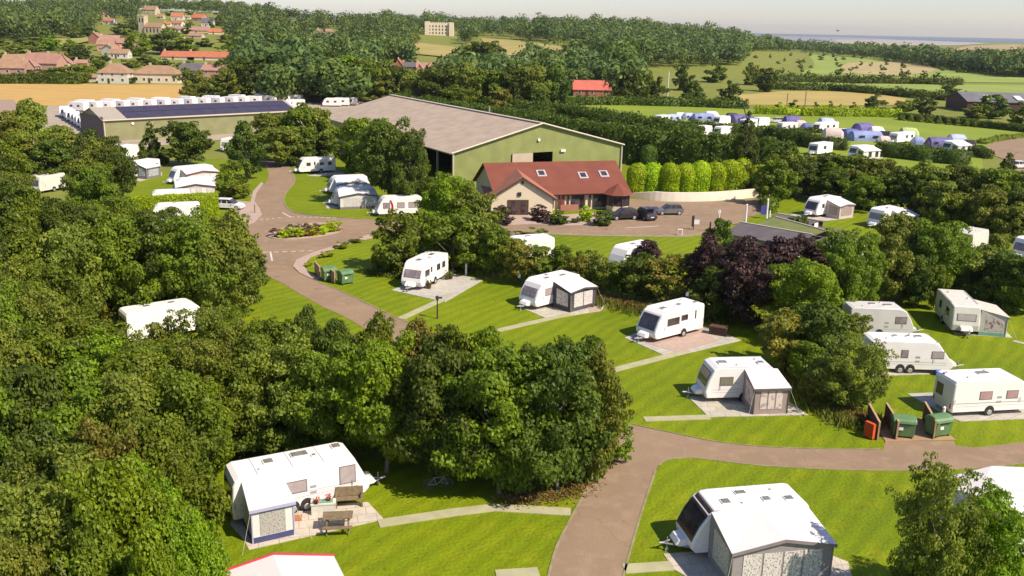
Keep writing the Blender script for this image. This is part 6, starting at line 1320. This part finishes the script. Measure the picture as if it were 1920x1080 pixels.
grove([(155,118,84,40,'dark'),(140,112,84,34,'dark'),(258,106,61,50,'lime','R','big round fresh green tree in front of the church'),(310,102,62,60,'dark'),(350,104,72,50,'mid'),(430,104,76,50,'mid'),(60,98,76,40,'olive'),(95,96,72,34,'lime'),(30,100,82,40,'olive'),(130,96,74,34,'lime'),(150,156,122,46,'olive'),(110,154,126,44,'mid'),(70,154,130,50,'dark'),(170,150,124,34,'lime'),(240,157,138,26,'dark'),(185,132,112,30,'mid'),(275,122,106,50,'mid'),(245,128,112,30,'olive'),(440,130,96,50,'dark'),(420,150,112,40,'dark'),(350,150,126,22,'olive'),(200,115,100,18,'dark'),(330,135,118,26,'mid'),(470,110,78,50,'dark'),(285,128,110,30,'mid'),(130,118,100,20,'olive')], 'among the village houses', 'village trees')
grove([(1500,372,305,60,'dark'),(1550,368,300,60,'mid'),(1605,372,305,60,'dark'),(1655,390,318,60,'olive'),(1712,398,322,60,'dark'),(1770,405,325,60,'mid'),(1815,415,330,60,'dark'),(1860,420,335,60,'olive'),(1900,430,345,60,'dark'),(1780,430,360,60,'dark'),(1830,440,365,60,'mid'),(1890,455,380,60,'olive'),(1735,420,350,50,'dark'),(1460,350,290,50,'olive'),(1590,350,300,60,'olive'),(1780,380,320,70,'olive'),(1850,400,330,70,'mid')], 'deep in the tall belt below the camping field', 'inner tall belt below the camping field')
grove([(1640,560,470,60,'dark'),(1720,575,480,60,'dark'),(1770,545,470,50,'olive'),(1810,545,490,50,'dark'),(1855,560,490,50,'mid'),(1905,570,500,50,'dark'),(1750,580,500,40,'mid'),(1800,560,500,40,'dark','B'),(1850,575,515,50,'dark','B'),(1890,585,520,50,'mid','B')], 'filling the belt above the boxy cream caravan', 'inner belt above the boxy caravan')
grove([(120,60,40,30,'dark'),(228,66,44,34,'dark'),(252,56,36,24,'dark'),(310,60,44,16,'mid'),(318,72,52,30,'olive'),(350,64,48,18,'dark'),(356,50,38,14,'mid'),(398,52,36,14,'dark'),(410,48,24,26,'dark'),(345,82,66,30,'mid'),(385,88,72,34,'dark'),(290,84,68,30,'mid'),(240,70,54,24,'olive'),(170,70,50,40,'dark'),(140,74,56,34,'dark'),(90,84,66,36,'mid'),(50,88,70,40,'dark'),(15,90,72,36,'mid'),(10,108,90,30,'olive'),(270,72,64,12,'mid'),(318,30,20,14,'dark'),(356,28,18,16,'mid'),(265,44,32,14,'dark'),(440,90,66,34,'mid'),(465,95,76,34,'dark'),(420,80,66,24,'olive'),(310,124,110,22,'dark'),(360,128,114,24,'mid'),(420,132,116,30,'dark'),(130,140,122,24,'mid'),(185,122,106,24,'dark'),(160,136,120,26,'olive')], 'between houses on the village slope', 'trees on the village slope')
# plantation of small trees on the green slope
def inpoly(x, y, poly):
    c = False; n = len(poly)
    for i in range(n):
        (x1, y1), (x2, y2) = poly[i], poly[(i + 1) % n]
        if (y1 > y) != (y2 > y) and x < (x2 - x1) * (y - y1) / (y2 - y1) + x1: c = not c
    return c
slope = [(1400, 95), (1500, 96), (1640, 110), (1740, 120), (1830, 128), (1830, 146), (1600, 150), (1400, 148)]
k = 0
while k < 62:
    x, y = random.uniform(1400, 1830), random.uniform(95, 150)
    if inpoly(x, y, slope):
        s = .4 + (y - 90) / 60; tree(x, y, y - (5 + 7 * random.random()) * s, (6 + 7 * random.random()) * s, random.choice(['dark', 'dark', 'mid', 'olive']), 'small tree of the young plantation on the pale green slope', 'R', 'young plantation trees'); k += 1
# ------------------------------------------------------------------ woods far off, too many to count
def wood(name, polys, n, label, hm=(8, 14), cards=150, cols=('dark',), flat=False, size=.9, depth_bias=0.0):
    V = []
    xs = [p[0] for q in polys for p in q]; ys = [p[1] for q in polys for p in q]; k = 0; tries = 0; pts = []
    areas = []
    while k < n and tries < n * 60:
        tries += 1; x, y = random.uniform(min(xs), max(xs)), random.uniform(min(ys), max(ys))
        if not any(inpoly(x, y, q) for q in polys): continue
        b = P(x, y)
        if b.y > 1290 and not flat: continue
        tp = 13 / mpp(b)
        if any(abs(x - hx) < r + 3 + tp * .3 and hy - 2 < y < hy + tp * .85 for hx, r, hy in hs): continue
        pts.append(b); k += 1
    for b in pts:
        h = random.uniform(*hm) * (1.25 if random.random() < .12 else 1); r = h * random.uniform(.42, .66); m = cards; nb = 9
        C = unit(rng.normal(size=(nb, 3))) * [r * .6, r * .6, h * .25] + [0, 0, h * .58]
        idx = rng.integers(0, nb, m); d = unit(rng.normal(size=(m, 3)) + [0, -.25, .35]); pos = C[idx] + d * (r * .52) * rng.uniform(.8, 1.05, (m, 1)); nn = unit(d + rng.normal(size=(m, 3)) * .3)
        pos += [b.x, b.y, b.z]; V.append(leaf_cards(pos, nn, rng.uniform(.7, 1.3, m) * size * (h / 11)))
    me = cards_mesh(name, np.vstack(V)); me.materials.append(LEAF[cols[0]] if isinstance(cols[0], str) else cols[0]); o = bpy.data.objects.new(name, me); COL.objects.link(o)
    return tag(o, label, 'woodland', None, 'stuff')
FW = [leaf_mat('far_wood_dark', (.075, .12, .03), (.10, .14, .028), .3), leaf_mat('far_wood_mid', (.14, .19, .03), (.10, .145, .026), .3)]  # darker and lighter leaf tone, scattered at random through the far woods
left_poly = [[(-60, 78), (-60, 20), (120, 8), (300, 5), (420, 6), (560, 22), (560, 30), (520, 34), (522, 46), (660, 49), (780, 40), (780, 78), (770, 104), (560, 112), (470, 100), (430, 78), (425, 60), (415, 30), (310, 26), (300, 34), (262, 30), (262, 60), (240, 60), (190, 62), (90, 78)]]
mid_poly = [[(780, 40), (900, 44), (1120, 50), (1250, 60), (1350, 66), (1395, 76), (1395, 122), (1330, 126), (1160, 128), (1128, 124), (1120, 92), (980, 76), (900, 70), (872, 88), (855, 60), (790, 66)]]
low_poly = [[(470, 100), (640, 112), (760, 116), (790, 142), (900, 146), (1000, 148), (1160, 150), (1190, 160), (1180, 196), (860, 200), (440, 195), (350, 190), (350, 160), (430, 150)]]
HSX = 1
hs = [(368, 72, 114), (292, 45, 157), (365, 30, 150), (408, 30, 152), (212, 20, 40), (281, 15, 28), (333, 20, 60), (380, 20, 60), (612, 20, 66), (545, 14, 34), (824, 33, 68), (574, 8, 76), (717, 18, 132), (780, 40, 138), (497, 10, 124), (632, 12, 122), (961, 10, 128), (1110, 38, 182)]
side_poly = [[(-420, 110), (-420, 30), (-60, 20), (-60, 96)]]
wood('woodland', side_poly, 260, 'wooded slope beyond the left edge of the village', (8, 15), 190, (FW[1],), size=.95)
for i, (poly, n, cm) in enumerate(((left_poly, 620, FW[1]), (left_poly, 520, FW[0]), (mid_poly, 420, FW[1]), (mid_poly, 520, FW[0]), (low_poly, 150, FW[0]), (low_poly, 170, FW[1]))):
    lab = ['mid green crowns of the wooded hill above the village', 'darker crowns of the wooded hill above the village', 'mid green crowns of the long wooded ridge right of the castle', 'darker crowns of the long wooded ridge right of the castle', 'dark crowns of the wood between barn and hill', 'mid green crowns of the wood between barn and hill'][i]
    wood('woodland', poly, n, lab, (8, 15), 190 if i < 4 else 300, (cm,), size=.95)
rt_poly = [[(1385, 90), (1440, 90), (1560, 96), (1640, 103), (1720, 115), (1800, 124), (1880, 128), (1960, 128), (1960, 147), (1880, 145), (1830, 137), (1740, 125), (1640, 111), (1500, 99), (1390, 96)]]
wood('woodland', rt_poly, 520, 'mid green crowns of the belt of woodland beyond the plantation slope', (9, 14), 90, (FW[1],), flat=True, size=1.3)
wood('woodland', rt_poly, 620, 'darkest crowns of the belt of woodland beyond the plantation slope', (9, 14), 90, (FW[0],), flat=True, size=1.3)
# rough grass at the feet of hedges
def tufts(name, pts, wdt, n, m, label, h=.4):
    p = [P(*q) for q in pts]; seg = [(p[i], p[i + 1]) for i in range(len(p) - 1)]; LL = np.array([(b - a).length for a, b in seg]); V = []
    for (a, b), L in zip(seg, LL):
        k = int(n * L / LL.sum()); t = rng.random((k, 1)); q = np.array(a) * (1 - t) + np.array(b) * t + np.concatenate([rng.normal(size=(k, 2)) * wdt / 2.5, np.zeros((k, 1))], 1)
        a_ = rng.random(k) * 6.283; hh = h * rng.uniform(.5, 1.3, k); w2 = .07; dx = np.stack([np.cos(a_), np.sin(a_), np.zeros(k)], 1)
        v = np.empty((k, 4, 3)); v[:, 0] = q - dx * w2; v[:, 1] = q + dx * w2; tip = q + rng.normal(size=(k, 3)) * [.15, .15, 0]; tip[:, 2] += hh; v[:, 2] = tip + dx * .02; v[:, 3] = tip - dx * .02; V.append(v.reshape(-1, 3))
    me = cards_mesh(name, np.vstack(V)); me.materials.append(m); o = bpy.data.objects.new(name, me); COL.objects.link(o); tag(o, label, 'grass', None, 'stuff')
DRYG = leaf_mat('dry_grass', (.30, .19, .055), (.2, .17, .03), .3); WILDG = leaf_mat('wild_grass', (.16, .18, .02), (.12, .16, .015), .3)
tufts('rough_grass', [(1030, 545), (1110, 558), (1180, 575), (1245, 585)], 1.6, 5000, DRYG, 'dry rough grass along the foot of the hawthorn hedge')
tufts('rough_grass', [(1060, 552), (1160, 575), (1240, 592), (1400, 600)], 2.0, 4000, WILDG, 'green rough grass before the hawthorn hedge')
tufts('rough_grass', [(1480, 705), (1530, 740), (1600, 790), (1640, 790)], 1.5, 5000, DRYG, 'tall dry grass along the bushy strip')
tufts('rough_grass', [(1500, 730), (1560, 775), (1610, 800)], 1.6, 3500, WILDG, 'green rough grass along the bushy strip')
tufts('rough_grass', [(950, 938), (1040, 930), (1100, 905)], 1.2, 1500, DRYG, 'sparse unmown grass at the foot of the wood by the junction', .14)
tufts('rough_grass', [(690, 512), (760, 522), (860, 500)], 1.0, 2500, WILDG, 'rough grass under the broad low bush')
tufts('rough_grass', [(1100, 900), (1125, 870), (1110, 830)], .8, 1500, WILDG, 'weeds on the verge of the road junction')
tufts('rough_grass', [(190, 388), (245, 378)], .8, 1500, DRYG, 'flower edged bed under the dark tree', .4)

# ------------------------------------------------------------------ air
hz = MB().box((0, 5900, 60), (9000, 12600, 200)).build('haze', bpy.data.materials.new('haze_air')); hm = hz.data.materials[0]; hm.use_nodes = True; hN = hm.node_tree.nodes
for v in hz.data.vertices: v.co.z = -1.5 if v.co.z < 0 else 110
pv = hN.new('ShaderNodeVolumePrincipled'); pv.inputs['Color'].default_value = (.84, .85, .90, 1); pv.inputs['Density'].default_value = .000055; pv.inputs['Anisotropy'].default_value = .3
hN.remove(hN['Principled BSDF']); hm.node_tree.links.new(pv.outputs[0], hN['Material Output'].inputs['Volume']); hz['kind'] = 'stuff'
